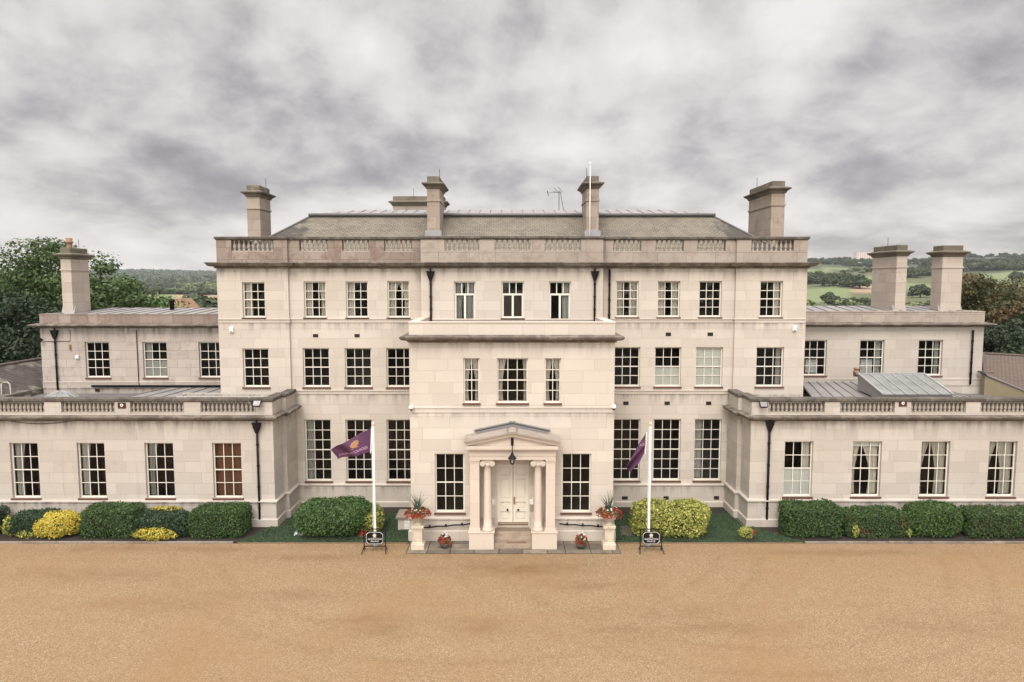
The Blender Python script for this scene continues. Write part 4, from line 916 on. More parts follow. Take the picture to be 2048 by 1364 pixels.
MB().add([(xg0,YS-.72,z0),(xg1+.1,YS-1.55,z1),(xg1+.1,YS-1.0,z1+.02),(xg0,YS-.2,z0+.02),(xg0,YS-.72,z0+.08),(xg1+.1,YS-1.55,z1+.08),(xg1+.1,YS-1.0,z1+.1),(xg0,YS-.2,z0+.1)], [(0,1,5,4),(4,5,6,7),(1,2,6,5),(2,3,7,6)]).build('coping', M['lead'], gw)
MB().box(xg0-.15,xg0+.35,YS-.8,YS-.15,z0+.1,z0+.2).build('kneeler', M['coping'], gw)

# ------------------------------------------------------------------ forecourt furniture
def text_mesh(s, size, align='CENTER'):
    cu = bpy.data.curves.new('t', 'FONT'); cu.body = s; cu.size = size; cu.align_x = align; cu.resolution_u = 2
    o = bpy.data.objects.new('t', cu); COL.objects.link(o); bpy.context.view_layer.update()
    me = bpy.data.meshes.new_from_object(o.evaluated_get(bpy.context.evaluated_depsgraph_get()))
    vs = [tuple(v.co) for v in me.vertices]; fs = [tuple(p.vertices) for p in me.polygons]
    bpy.data.objects.remove(o); bpy.data.curves.remove(cu); bpy.data.meshes.remove(me); return vs, fs
def crest(r):
    """a rounded scalloped badge on a ribbon, drawn in the XZ plane"""
    vs = [(0,0)]; n = 40
    for i in range(n): a = 2*math.pi*i/n; q = r*(1+.09*math.cos(a*9)); vs.append((q*math.sin(a)*.92, q*math.cos(a)))
    fs = [(0, 1+i, 1+(i+1) % n) for i in range(n)]
    o = len(vs); vs += [(-1.1*r,-1.25*r),(-.35*r,-.85*r),(.35*r,-.85*r),(1.1*r,-1.25*r),(.5*r,-1.3*r),(0,-1.12*r),(-.5*r,-1.3*r)]
    fs.append(tuple(o+i for i in range(7))); return vs, fs

def flagpole(u, vtop, Y, label):
    x = PX(u, 950, Y); zt = PZ(vtop+7, Y)
    o = empty('flagpole', (x, Y, 0), label, 'flagpole', 'white flagpoles in front of the mansion')
    MB().lathe(x, Y, [(.07,0),(.07,.25),(.062,.3),(.052,zt*.5),(.036,zt)], 12).build('pole', M['white'], o, True)
    MB().lathe(x, Y, [(.03,zt),(.075,zt+.03),(.08,zt+.08),(.05,zt+.13),(.02,zt+.17),(.005,zt+.2)], 12).build('finial', M['cream_cast'], o, True)
    MB().lathe(x, Y, [(.16,0),(.16,.05),(.1,.07)], 12).build('base', M['steel'], o, True)
    MB().tube([(x-.09,Y-.02,.9),(x-.075,Y-.02,zt-.05)], .008, 4).build('halyard', M['white'], o)
    return x, zt
YF = 31.25
xl, ztl = flagpole(748, 844, YF, 'white flagpole left of the porch flying the spread purple flag')
xr, ztr = flagpole(1299.5, 844, YF, 'white flagpole right of the porch with the drooping furled flag')
def flag(corners, waves, label, depth, text=True, nu=44, nv=26):
    """cloth grid between hoist and fly; corners in photo pixels HT, HB, FB, FT"""
    P = [(PX(u, v, YF), PZ(v, YF)) for u, v in corners]
    def at(s, t_):
        a = [lerp(P[0][k], P[1][k], t_) for k in (0, 1)]; b = [lerp(P[3][k], P[2][k], t_) for k in (0, 1)]
        x, z = lerp(a[0], b[0], s), lerp(a[1], b[1], s)
        z += waves(s, t_)[1]; return Vector((x, YF + depth*s*(.4) + waves(s, t_)[0], z))
    mb = MB()
    for j in range(nv+1):
        for i in range(nu+1): mb.v.append(tuple(at(i/nu, j/nv)))
    for j in range(nv):
        for i in range(nu): q = j*(nu+1)+i; mb.f.append((q, q+1, q+nu+2, q+nu+1))
    fo = mb.build('flag', M['purple'], None, True); tag(fo, label, 'flag')
    so = fo.modifiers.new('thick', 'SOLIDIFY'); so.thickness = .006
    hs = MB().tube([at(0, 0)+Vector((.03,-.01,.05)), at(0, 1)+Vector((.03,-.01,-.04))], .022, 6); hs.build('hoist_band', M['white'], fo)
    def put(vs, fs, s0, t0, ks, kt, name, m):
        q = MB(); q.v = [tuple(at(min(.98, max(.02, s0 + ks*x)), min(.98, max(.02, t0 - kt*z)))+Vector((0, -.022, 0))) for x, z in vs]; q.f = fs
        return q.build(name, m, fo)
    if text:
        put(*crest(.13), .42, .36, .85, 1.25, 'crest', M['gold'])
        vs, fs = text_mesh('ADDINGTON PALACE', .215); vs = [(x, y) for x, y, z in vs]
        put(vs, fs, .50, .82, .40, .85, 'lettering', M['flag_ink'])
    return fo
flag([(742,857),(740,905),(677,918),(663,899)], lambda s, t_: (.16*math.sin(s*7+t_*2.2)*min(1, s*3)+.05*math.sin(s*16+t_*5)*s, .05*math.sin(s*8+1)*s-.10*math.sin(s*math.pi)*(1-.6*t_)*-1*.5),
     'purple flag with gold crest spread out leftward from the left pole', -.5)
flag([(1292,867),(1289,906),(1263,949),(1252,934)], lambda s, t_: (.13*math.sin(t_*9+s*5)*(.35+s), .03*math.sin(t_*8+s*9)*s),
     'limp purple flag twisted and drooping from the right pole', .3, text=False)
rf = [o for o in bpy.data.objects if o.name.startswith('flag') and o.get('category') == 'flag'][-1]
vs, fs = text_mesh('ACE', .16); q = MB(); q.v = [(PX(1283,886,YF)+x*.8, YF-.16, PZ(890,YF)+y+x*.15) for x, y, z in vs]; q.f = fs; q.build('lettering', M['flag_ink'], rf)

def sign(u0, u1, label):
    Y = PG(1104); x0, x1 = PX(u0, 1080, Y), PX(u1, 1080, Y); zt = PZ(1059, Y); xm = (x0+x1)/2
    o = empty('sign_stand', (xm, Y, 0), label, 'sign', 'black name signs on the forecourt')
    fr = MB().tube([(x0,Y,.05),(x0,Y,zt)], .022, 8).tube([(x1,Y,.05),(x1,Y,zt)], .022, 8).box(x0-.02, x1+.02, Y-.015, Y+.015, zt, zt+.035).box(x0, x1, Y-.015, Y+.015, .26, .30)
    fr.build('frame', M['black'], o)
    for x in (x0, x1): MB().tube([(x,Y+.30,.02),(x,Y+.02,.28),(x,Y-.02,.28),(x-.06 if x == x0 else x+.06,Y-.30,.02)], .02, 6).build('foot', M['black'], o)
    bw, z0, z1, c = (x1-x0)*.405, .38, zt-.10, .10
    def oc(i): return [(xm-bw+i+c,z0+i),(xm+bw-i-c,z0+i),(xm+bw-i,z0+i+c),(xm+bw-i,z1-i-c),(xm+bw-i-c,z1-i),(xm-bw+i+c,z1-i),(xm-bw+i,z1-i-c),(xm-bw+i,z0+i+c)]
    a = oc(0); n = 8
    MB().add([(x,Y-.03,z) for x,z in a]+[(x,Y+.01,z) for x,z in a], [tuple(range(8)), tuple(range(15,7,-1))]+[(i,8+i,8+(i+1) % 8,(i+1) % 8) for i in range(8)]).build('board', M['black'], o)
    b, c2 = oc(.018), oc(.031)
    MB().add([(x,Y-.034,z) for x,z in b]+[(x,Y-.034,z) for x,z in c2], [(i,(i+1) % 8,8+(i+1) % 8,8+i) for i in range(8)]).build('border', M['white'], o)
    vs, fs = crest(.085); MB().add([(xm+x,Y-.035,z0+(z1-z0)*.72+z) for x,z in vs], fs).build('crest', M['cream_cast'], o)
    for s_, zz, sz in (('ADDINGTON', .36, .105), ('PALACE', .18, .105)):
        vs, fs = text_mesh(s_, sz); MB().add([(xm+x+y*.18,Y-.035,z0+(z1-z0)*zz+y) for x,y,z in vs], fs).build('lettering', M['white'], o)
sign(728, 771, 'black name sign in a metal stand in front of the left flagpole'); sign(1280.5, 1323.5, 'black name sign in a metal stand in front of the right flagpole')

# ------------------------------------------------------------------ leaves
def leaves(cent, nor, size, aspect=.6, jit=.7):
    n = len(cent); nor = nor + rng.normal(0, jit, (n, 3)); nor /= np.linalg.norm(nor, axis=1)[:, None] + 1e-9
    t = rng.normal(0, 1, (n, 3)); t -= (t*nor).sum(1)[:, None]*nor; t /= np.linalg.norm(t, axis=1)[:, None] + 1e-9
    b = np.cross(nor, t); s = (size*rng.uniform(.6, 1.35, n))[:, None]
    q = np.stack([cent-t*s*.5, cent+b*s*.5*aspect+t*s*.08, cent+t*s*.55, cent-b*s*.5*aspect+t*s*.08], 1)
    return q.reshape(-1, 3)
def leaf_mesh(name, V, smooth=False):
    me = bpy.data.meshes.new(name); n = len(V)//4
    me.vertices.add(len(V)); me.vertices.foreach_set('co', V.astype(np.float32).ravel())
    me.loops.add(n*4); me.loops.foreach_set('vertex_index', np.arange(n*4, dtype=np.int32))
    me.polygons.add(n); me.polygons.foreach_set('loop_start', np.arange(0, n*4, 4, dtype=np.int32)); me.update(calc_edges=True); return me
def lump(d, k, amp, seed): return 1 + amp*(np.sin(d[:,0]*k+seed)*np.sin(d[:,1]*k*1.1+seed*2)+.7*np.sin(d[:,2]*k*.9+seed*3+d[:,0]*k*.6)) 
def superpts(n, a, b, c, p, seed, amp=.05, k=5):
    q = rng.uniform(-1, 1, (n*2, 3)); f = rng.integers(0, 5, n*2)     # points on the faces of a box, pushed to a superellipsoid
    for i, (ax, sg) in enumerate(((0,1),(0,-1),(1,1),(1,-1),(2,1))): q[f == i, ax] = sg
    q = q*np.array([a, b, c]); keep = rng.uniform(0, 1, n*2) < 1; q = q[keep][:n]
    r = (np.abs(q[:,0]/a)**p+np.abs(q[:,1]/b)**p+np.abs(q[:,2]/c)**p)**(-1/p)
    q = q*r[:, None]; nr = np.sign(q)*np.abs(q/np.array([a,b,c]))**(p-1)/np.array([a,b,c]); nr /= np.linalg.norm(nr, axis=1)[:, None]+1e-9
    return q*lump(q, k, amp, seed)[:, None]*lump(q, 13, .022, seed+2)[:, None], nr
def shrub(name, label, x0, x1, y0, y1, h, m, p=5, n=6000, size=.075, amp=.045, dens=1.0, cat='shrub', group=None, k=4, extra=(), low=0.0):
    cx, cy, a, b, c = (x0+x1)/2, (y0+y1)/2, (x1-x0)/2, (y1-y0)/2, (h-low)/2
    o = empty(name, (cx, cy, 0), label, cat, group); ctr = np.array([cx, cy, low+c]); sd = rng.uniform(0, 9)
    pts, nr = superpts(int(n*dens), a, b, c, p, sd, amp, k)
    size *= 1.28; pts = pts*(1.01-np.abs(rng.normal(0, .07, (len(pts), 1)))) + rng.normal(0, size*.35, pts.shape)
    link('foliage', leaf_mesh('foliage', leaves(pts+ctr, nr, size, .62, .85)), M[m], o)
    core, _ = superpts(10, a, b, c, p, sd, amp, k)
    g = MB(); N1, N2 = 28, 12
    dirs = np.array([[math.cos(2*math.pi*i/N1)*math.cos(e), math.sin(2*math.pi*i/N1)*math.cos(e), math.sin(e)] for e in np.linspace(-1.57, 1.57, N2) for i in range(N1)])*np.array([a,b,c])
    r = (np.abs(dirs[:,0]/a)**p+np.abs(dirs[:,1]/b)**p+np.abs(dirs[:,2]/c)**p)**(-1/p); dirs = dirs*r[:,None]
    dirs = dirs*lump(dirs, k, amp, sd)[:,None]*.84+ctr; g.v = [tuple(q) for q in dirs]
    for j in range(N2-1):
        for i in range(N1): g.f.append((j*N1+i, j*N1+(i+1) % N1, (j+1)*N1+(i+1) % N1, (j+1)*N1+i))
    g.build('shaded_core', M['twig'], o)  # solid core, its twig colour darkened for the shade between the leaves
    for (fx, fy, fz, ra, rb, rc, mm, nn, ss) in extra:          # flushes of other-coloured growth on the same bush
        q = rng.normal(0, 1, (nn, 3)); q /= np.linalg.norm(q, axis=1)[:,None]; cc = np.array([x0+(x1-x0)*fx, y0+(y1-y0)*fy, h*fz])
        w_ = q*np.array([ra,rb,rc])*(.75+.3*rng.uniform(0,1,(nn,1)))*lump(q, 6, .12, sd)[:,None]+cc
        link('new_growth', leaf_mesh('new_growth', leaves(w_, q, ss)), M[mm], o)
    return o
def hx(u, Y=32.9, v=1040): return PX(u, v, Y)
HF = 32.05                                            # front face of the clipped hedges
hg = 'clipped hedges along the front wings'
shrub('hedge', 'dark hedge just entering the picture at the far left edge', hx(-60), hx(3), HF+.2, 33.6, 1.25, 'leaf_dark', n=3500, cat='hedge')
shrub('shrub', 'dark rounded shrub with pale lime sprays at its left, leftmost in the bed', hx(24), hx(122), HF+.2, 33.5, 1.15, 'leaf_dark', p=3, n=6500, amp=.08,
      extra=((.06,.25,.45,.28,.35,.5,'leaf_lime',700,.09),(.45,.05,.15,.5,.2,.18,'leaf_lime',450,.09)))
shrub('yellow_shrub', 'bright yellow leafed shrub spilling over the kerb at the left', hx(88), hx(164), HF-.15, 33.2, 1.15, 'leaf_yellow', p=2.6, n=6000, size=.072, amp=.13, k=5, cat='shrub')
shrub('hedge', 'square clipped green hedge between the yellow shrub and the yellow topped one', hx(174), hx(284), HF+.05, 33.6, 1.42, 'leaf_hedge', p=9, n=9500, size=.065, cat='hedge', group=hg)
shrub('shrub', 'loose dark shrub with yellow flushes along its top and foot', hx(266), hx(390), HF+.05, 33.5, 1.2, 'leaf_dark', p=3.2, n=7500, amp=.07,
      extra=((.45,.03,.22,1.05,.28,.27,'leaf_lime',900,.10),(.5,-.05,.26,1.0,.3,.30,'leaf_yellow',1100,.09),(.5,.75,.98,.8,.25,.12,'leaf_yellow',500,.09)))
shrub('hedge', 'square clipped green hedge beside the left wing drainpipe', hx(391), hx(495), HF+.05, 33.6, 1.40, 'leaf_hedge', p=9, n=9500, size=.065, cat='hedge', group=hg)
shrub('shrub', 'big rounded mid green shrub on the lawn left of the left flagpole', PX(596,1030,33), PX(738,1030,33), 31.95, 34.3, 1.62, 'leaf_mid', p=3, n=14000, size=.075, amp=.06, k=3)
shrub('shrub', 'small light green shrub right behind the left flagpole', PX(700,1030,33.4), PX(768,1030,33.4), 32.5, 34.2, 1.25, 'leaf_lime', p=2.8, n=3500, size=.07, amp=.06, extra=((.5,.5,.7,.7,.7,.5,'leaf_mid',2600,.07),))
shrub('shrub', 'yellow green variegated shrub behind the right flagpole', PX(1266,1030,33), PX(1413,1030,33), 32.1, 34.1, 1.45, 'leaf_lime', p=5, n=11000, size=.09, amp=.05)
shrub('shrub', 'tiny golden dome shrub in a soil patch on the right lawn', PX(1479,1058,32.3), PX(1504,1058,32.3), 32.0, 32.55, .55, 'leaf_lime', p=2.2, n=900, size=.07, amp=.05)
shrub('hedge', 'tall square clipped hedge beside the right wing drainpipe', hx(1563), hx(1672), HF+.05, 33.6, 1.55, 'leaf_hedge', p=8, n=10500, size=.065, cat='hedge', group=hg)
shrub('hedge', 'bronze topped clipped hedge with two lime sprigs at its foot', hx(1684), hx(1806), HF+.12, 33.5, 1.25, 'leaf_bronze', p=8, n=11000, size=.065, cat='hedge', group=hg,
      extra=((.10,-.02,.35,.16,.15,.32,'leaf_lime',260,.09),(.97,.0,.25,.12,.12,.2,'leaf_lime',120,.08)))
shrub('hedge', 'rounded top green hedge between the bronze topped hedge and the long right one', hx(1812), hx(1912), HF+.05, 33.6, 1.52, 'leaf_hedge2', p=4.5, n=10500, size=.065, cat='hedge', group=hg)
shrub('hedge', 'long low green hedge running out at the right edge', hx(1922), hx(2110), HF+.05, 33.5, 1.30, 'leaf_bronze', p=8, n=14000, size=.065, cat='hedge', group=hg)

# lawns, beds, kerb, paving
XL1 = PX(475, 1085, YE)
def sheet(pts, z, name, m, kind='structure'):
    return tag(MB().add([(x,y,z) for x,y in pts], [tuple(range(len(pts)))]).build(name, M[m]), kind=kind)
sheet([(-32,YE+.06),(XL1,YE+.06),(-12.3,YW-.16),(-32,YW-.16)], .020, 'soil_bed', 'soil'); sheet([(hx(1590),YE+.06),(32,YE+.06),(32,YW-.16),(12.3,YW-.16)], .020, 'soil_bed', 'soil')
sheet([(XL1,YE+.06),(-4.95,YE+.06),(-4.98,YM-1.2),(-11.75,YM-1.2),(-11.75,YW-.1),(-12.28,YW-.16)], .024, 'lawn', 'lawn')
sheet([(4.95,YE+.06),(hx(1590),YE+.06),(12.28,YW-.16),(11.75,YW-.1),(11.75,YM-1.2),(4.98,YM-1.2)], .024, 'lawn', 'lawn')
sheet([(-11.8,YM-1.2),(-4.98,YM-1.2),(-4.98,YM-.17),(-11.8,YM-.17)], .02, 'soil_bed', 'soil'); sheet([(4.98,YM-1.2),(11.8,YM-1.2),(11.8,YM-.17),(4.98,YM-.17)], .02, 'soil_bed', 'soil')
def disc(cx, cy, a, b, z=.032):
    sheet([(cx+a*math.cos(i*.314)*(1+.12*math.sin(i*2.1)), cy+b*math.sin(i*.314)*(1+.1*math.sin(i*1.7))) for i in range(20)], z, 'soil_bed', 'soil')
disc(PX(668,1070,32.6), 32.75, 1.85, .98); disc(PX(1345,1065,32.6), 32.6, 1.95, .85); disc(PX(1494,1068,32.1), 32.05, .62, .38); disc(PX(735,1060,32.8), 33.0, .9, .7, .036)
sheet([(PX(1236,1050,33.5),32.6),(PX(1262,1050,33.5),32.5),(PX(1258,1040,34.5),33.9),(PX(1236,1040,34.5),33.9)], .033, 'path', 'paving')
kb = MB()
for a, b in ((-32, XL1-.2), (hx(1588), 32)):
    x = a
    while x < b: w_ = min(1.0, b-x); kb.bbox(x+.006, x+w_-.006, YE-.05, YE+.055, -.02, .10+random.uniform(-.01,.01), .012); x += 1.0
tag(kb.build('kerb_strip', M['paving']), kind='structure')
kb = MB()
for a, b in ((XL1, -5.0), (5.0, hx(1585))): kb.box(a, b, YE-.02, YE+.055, -.02, .035)
tag(kb.build('lawn_edging', M['grate']), kind='structure')
Yq = PG(1108); pv = MB(); x = PX(812, 1105, Yq); xe = PX(1242, 1105, Yq)
while x < xe-.1:
    w_ = min(random.uniform(.8, 1.25), xe-x); yy = Yq
    for d_ in (.42, .75, .72):
        if yy > YC-.2: break
        y2 = min(yy+d_, YC-.14); pv.bbox(x+.016, x+w_-.016, yy+.016, y2-.016, -.03, .028+random.uniform(0,.012), .008); yy += d_
    x += w_
tag(pv.build('pavement', M['slab']), kind='structure')
sheet([(PX(811,1105,Yq),Yq-.01),(xe+.01,Yq-.01),(xe+.01,YC-.13),(PX(811,1105,Yq),YC-.13)], .016, 'pavement_bed', 'soil')

# urns on pedestals, pots
def flowers(o, cx, cy, z, r, h, nred, nleaf, droop=.25):
    q = rng.normal(0, 1, (nleaf, 3)); q /= np.linalg.norm(q, axis=1)[:,None]; q[:,2] = np.abs(q[:,2])-droop
    link('foliage', leaf_mesh('foliage', leaves(np.array([cx,cy,z])+q*np.array([r,r,h])*rng.uniform(.5,1.0,(nleaf,1)), q, .085)), M['leaf_mid'], o)
    q = rng.normal(0, 1, (nred, 3)); q /= np.linalg.norm(q, axis=1)[:,None]; q[:,2] = np.abs(q[:,2])*.9-droop*1.3
    link('flowers', leaf_mesh('flowers', leaves(np.array([cx,cy,z])+q*np.array([r,r,h])*rng.uniform(.9,1.08,(nred,1)), q, .075, 1.0, .9)), M['petal'], o)
    q = rng.normal(0, 1, (40, 3)); q /= np.linalg.norm(q, axis=1)[:,None]; q[:,2] = np.abs(q[:,2])
    link('silver_leaves', leaf_mesh('silver_leaves', leaves(np.array([cx+.05,cy,z+.05])+q*np.array([r*.6,r*.7,h]), q, .09)), M['petal_white'], o)
def urn(u, label):
    Y = PG(1098)+.1; x = PX(u, 1070, Y)
    o = empty('urn_pedestal', (x, Y, 0), label, 'planter', 'flower urns beside the porch steps')
    pd = MB()
    for (a, z0, z1) in ((.30,.03,.30),(.25,.30,.36)): pd.bbox(x-a, x+a, Y-a, Y+a, z0, z1, .02)
    pd.bbox(x-.215, x+.215, Y-.215, Y+.215, .36, .98, .012); pd.bbox(x-.25, x+.25, Y-.25, Y+.25, .981, 1.04, .015); pd.bbox(x-.285, x+.285, Y-.285, Y+.285, 1.041, 1.15, .02)
    for s_ in (-1, 1): pd.box(x+s_*.15-.012, x+s_*.15+.012, Y-.228, Y-.214, .45, .9)
    pd.box(x-.162, x+.162, Y-.228, Y-.214, .9, .924).box(x-.162, x+.162, Y-.228, Y-.214, .43, .45)
    pd.build('pedestal', M['cream_cast'], o)
    MB().lathe(x, Y, [(.19,1.151),(.19,1.19),(.12,1.22),(.09,1.28),(.13,1.33),(.25,1.40),(.33,1.50),(.36,1.58),(.40,1.61),(.40,1.65),(.34,1.65),(.30,1.6)], 24).build('urn', M['cream_cast'], o, True)
    flowers(o, x, Y, 1.72, .60, .34, 420, 620)
    sp = MB()
    for i in range(34):
        a = rng.uniform(0, 6.28); l_ = rng.uniform(.55, 1.05); k = rng.uniform(.15, .75); r0 = .05
        p = [Vector((x+math.cos(a)*(r0+k*l_*s_*s_*.9+.1*s_), Y+math.sin(a)*(r0+k*l_*s_*s_*.9+.1*s_), 1.75+l_*(s_-.25*k*s_*s_))) for s_ in (0,.33,.66,1)]
        w_ = [.022,.024,.016,.002]; sd = Vector((-math.sin(a), math.cos(a), 0)); o_ = len(sp.v)
        for q, ww in zip(p, w_): sp.v += [tuple(q-sd*ww), tuple(q+sd*ww)]
        sp.f += [(o_+2*i_, o_+2*i_+1, o_+2*i_+3, o_+2*i_+2) for i_ in range(3)]
    sp.build('spiky_plant', M['spike'], o)
urn(836.5, 'cream pedestal urn of red flowers left of the porch'); urn(1217.5, 'cream pedestal urn of red flowers right of the porch')
def pot(u, v, label):
    Y = PG(v)+.2; x = PX(u, v-15, Y)
    o = empty('flower_pot', (x, Y, .035), label, 'flower pot', 'flower pots on the paving')
    MB().lathe(x, Y, [(.14,.04),(.22,.16),(.25,.24),(.25,.26),(.2,.26)], 18).build('pot', M['coping'], o, True)
    flowers(o, x, Y, .36, .30, .42, 170, 330, .1)
pot(889, 1100, 'low bowl of red flowers on the paving left of the porch'); pot(1162, 1101, 'low bowl of red flowers on the paving right of the porch')
def posy(u, v, mat_, label, n=120, r=.22):
    Y = PG(v); x = PX(u, v, Y); q = rng.normal(0,1,(n,3)); q /= np.linalg.norm(q,axis=1)[:,None]; q[:,2] = np.abs(q[:,2])
    o = empty('flower_clump', (x,Y,0), label, 'flowers')
    link('foliage', leaf_mesh('foliage', leaves(np.array([x,Y,.03])+q*np.array([r,r*.7,.2]), q, .07)), M['leaf_mid'], o)
    link('flowers', leaf_mesh('flowers', leaves(np.array([x,Y,.06])+q[:n//2]*np.array([r,r*.7,.24]), q[:n//2], .08, 1)), M[mat_], o)
posy(598, 1072, 'petal_white', 'small white flowers at the left foot of the big lawn shrub'); posy(618, 1071, 'petal', 'small red flowers at the foot of the big lawn shrub')
posy(725, 1073, 'petal', 'red flowers just behind the left name sign'); posy(1506, 1071, 'petal', 'red flowers beside the tiny golden shrub')

# lantern
YL = YP-.34; xl_ = cx0
o = empty('porch_lantern', (xl_, YL, PZ(926,YL)), 'black iron lantern hanging before the porch pediment', 'lantern')
zt = PZ(905, YL); zb = PZ(927, YL); r0 = PX(1033,910,YL)-PX(1025,910,YL)
MB().tube([(xl_,YP+.02,PZ(880,YP)),(xl_,YL,PZ(882,YL)),(xl_,YL,zt)], .022, 6).box(xl_-.06, xl_+.06, YP-.03, YP+.018, PZ(893,YP), PZ(876,YP)).build('bracket', M['black'], o)
MB().lathe(xl_, YL, [(.03,zt),(.06,zt-.05),(.07,zt-.10),(r0*.8,zt-.2),(r0*1.1,zt-.27),(r0*1.1,zt-.29)], 6).build('cap', M['black'], o)
mb = MB()
for i in range(6): a = i*math.pi/3; mb.tube([(xl_+r0*.8*math.cos(a),YL+r0*.8*math.sin(a),zt-.28),(xl_+r0*.42*math.cos(a),YL+r0*.42*math.sin(a),zb)], .012, 4)
mb.lathe(xl_, YL, [(r0*.46,zb-.03),(r0*.46,zb)], 6).build('cage', M['black'], o)
MB().lathe(xl_, YL, [(r0*.76,zt-.29),(r0*.4,zb)], 6, False).build('pane', M['glass'], o)
MB().lathe(xl_, YL, [(.02,zb+.02),(.035,zb+.08),(.03,zb+.16),(.01,zb+.2)], 8).build('bulb', M['white'], o)

# black hose rails on the plinth
for (ua, va, ub, vb, lab) in ((843,1055,940,1047.5,'black sagging pipe on brackets along the plinth left of the porch'), (1119,1047.5,1212,1053,'black sagging pipe on brackets along the plinth right of the porch')):
    Y = YC-.22; pts = [(PX(lerp(ua,ub,k),1050,Y), Y, PZ(lerp(va,vb,k)+1.2*math.sin(k*math.pi*3)**2, Y)) for k in np.linspace(0,1,13)]
    o = empty('wall_pipe', pts[0], lab, 'pipe')
    MB().tube(pts, .035, 8).build('pipe', M['black'], o, True)
    for k in (2, 6, 10): MB().box(pts[k][0]-.04, pts[k][0]+.04, Y-.03, YC-.13, pts[k][2]-.02, pts[k][2]+.08).build('bracket', M['black'], o)
# stone hatch, mat
Yh = 33.3; x0, x1 = PX(792,1050,Yh), PX(838,1050,Yh)
o = empty('stone_hatch', ((x0+x1)/2, Yh+.5, 0), 'low stone cupboard with a slab lid beside the left lawn', 'stone hatch')
MB().box(x0+.1, x1, Yh, Yh+1.0, 0, .62).build('body', M['stone_wing'], o); MB().bbox(x0, x1, Yh-.1, Yh+1.1, .621, .74).build('lid', M['paving'], o)
mb = MB()
for i in range(7): mb.box(x0+.42, x1-.08, Yh-.02, Yh-.001, .1+.07*i, .14+.07*i)
mb.build('louvre', M['white'], o)
tag(MB().bbox(px(1013,1080), px(1053,1080), 31.05, 31.24, .222, .24, .005).build('door_mat', M['grate']), 'brown door mat on the lowest porch step', 'mat')
for (u0,u1,v0,v1,lab,mm) in ((984,989,998,1009,'small pale notice plate left of the front door','white'),(1059.5,1067,998,1008,'white notice plate right of the front door','white'),(1060,1066,1009,1021,'grey metal entry keypad right of the front door','steel')):
    a = op(u0,u1,v0,v1,YC); tag(MB().bbox(a[0],a[1],YC-.05,YC-.003,a[2],a[3],.01).build('entry_keypad' if mm == 'steel' else 'notice_plate', M[mm]), lab, 'keypad' if mm == 'steel' else 'plate')

# fittings on the walls
def box_thing(name, u, v, w_, h_, Y, m, label, cat, d=.1, group=None):
    x, z = PX(u,v,Y), PZ(v,Y); o = empty(name, (x, Y, z), label, cat, group)
    MB().bbox(x-w_/2, x+w_/2, Y-d, Y-.003, z-h_/2, z+h_/2, .015).build('case', M[m], o)
    MB().box(x-w_*.3, x+w_*.3, Y-d-.008, Y-d, z-h_*.42, z-h_*.3).build('grille', M['dark'], o); return o
box_thing('alarm_box', 463.5, 659, .22, .30, YN, 'white', 'white alarm box high on the left end bay', 'alarm'); box_thing('alarm_box', 1588.5, 656, .22, .30, YN, 'white', 'white alarm box high on the right end bay', 'alarm')
box_thing('sensor_box', 155.5, 714, .18, .22, YS, 'white', 'small white box left of the left side wing windows', 'sensor'); box_thing('junction_box', 141, 694, .1, .3, YS, 'gold', 'small yellow box beside the left side wing drainpipe', 'junction box')
def camera_thing(u, v, Y, label, col='white'):
    x, z = PX(u,v,Y), PZ(v,Y); o = empty('security_camera', (x,Y,z), label, 'camera', None)
    MB().box(x-.03, x+.03, Y-.22, Y-.003, z-.02, z+.03).build('bracket', M[col], o)
    MB().lathe(x, Y-.2, [(.06,z+.10),(.09,z+.06),(.10,z-.04),(.09,z-.08)], 14).build('housing', M[col], o, True)
    MB().lathe(x, Y-.2, [(.01,z-.17),(.05,z-.15),(.075,z-.081)], 14).build('dome', M['dark'], o, True)
camera_thing(823.5, 813, YC, 'white dome camera at the left corner of the entrance block'); camera_thing(1227, 812, YC, 'white dome camera at the right corner of the entrance block')
camera_thing(85, 679, YS, 'dark camera at the left end of the left side wing', 'black')
def flood(u, v, Y, label):
    x, z = PX(u,v,Y), PZ(v,Y); o = empty('floodlight', (x,Y,z), label, 'floodlight', 'floodlights on the wing parapets')
    q = [(x-.21,Y-.16,z+.16),(x+.21,Y-.16,z+.16),(x+.19,Y-.34,z-.10),(x-.19,Y-.34,z-.10)]
    MB().add(q+[(a+(.04 if a < x else -.04),b+.12,c-.06) for a,b,c in q], [(0,3,2,1),(4,5,6,7),(0,1,5,4),(1,2,6,5),(2,3,7,6),(3,0,4,7)]).build('housing', M['black'], o)
    c_ = Vector((x,Y-.25,z+.03)); MB().add([tuple(c_+(Vector(p)-c_)*.82+Vector((0,-.004,.006))) for p in q], [(3,2,1,0)]).build('lens', M['dusty'], o)
    MB().tube([(x,Y-.003,z-.12),(x,Y-.15,z-.08)], .03).build('bracket', M['black'], o)
flood(517, 806, YW, 'floodlight on the left wing parapet end'); flood(1524, 808, YW, 'floodlight on the right wing parapet end')
def plaque(u, v, label):
    x, z = PX(u,v,YW), PZ(v,YW); o = empty('plaque', (x,YW,z), label, 'plaque', 'red plaques on the wing parapets')
    MB().box(x-.2, x+.2, YW-.03, YW-.003, z-.145, z+.145).build('board', plaq, o)
    MB().lathe(0,0,[(.075,0),(.075,.006)],20).build('ring', M['white'], o); MB().lathe(0,0,[(.03,.004),(.03,.011)],12).build('centre', M['dark'], o)
    for c in o.children:
        if c.name.split('.')[0] in ('ring','centre'): c.rotation_euler = (R(90),0,0); c.location = Vector((0,-.031,.02))
    MB().box(x-.1, x+.1, YW-.036, YW-.03, z-.115, z-.095).build('text_line', M['petal'], o)
plaq = plain('maroon_enamel', (.045, .012, .010), .5)
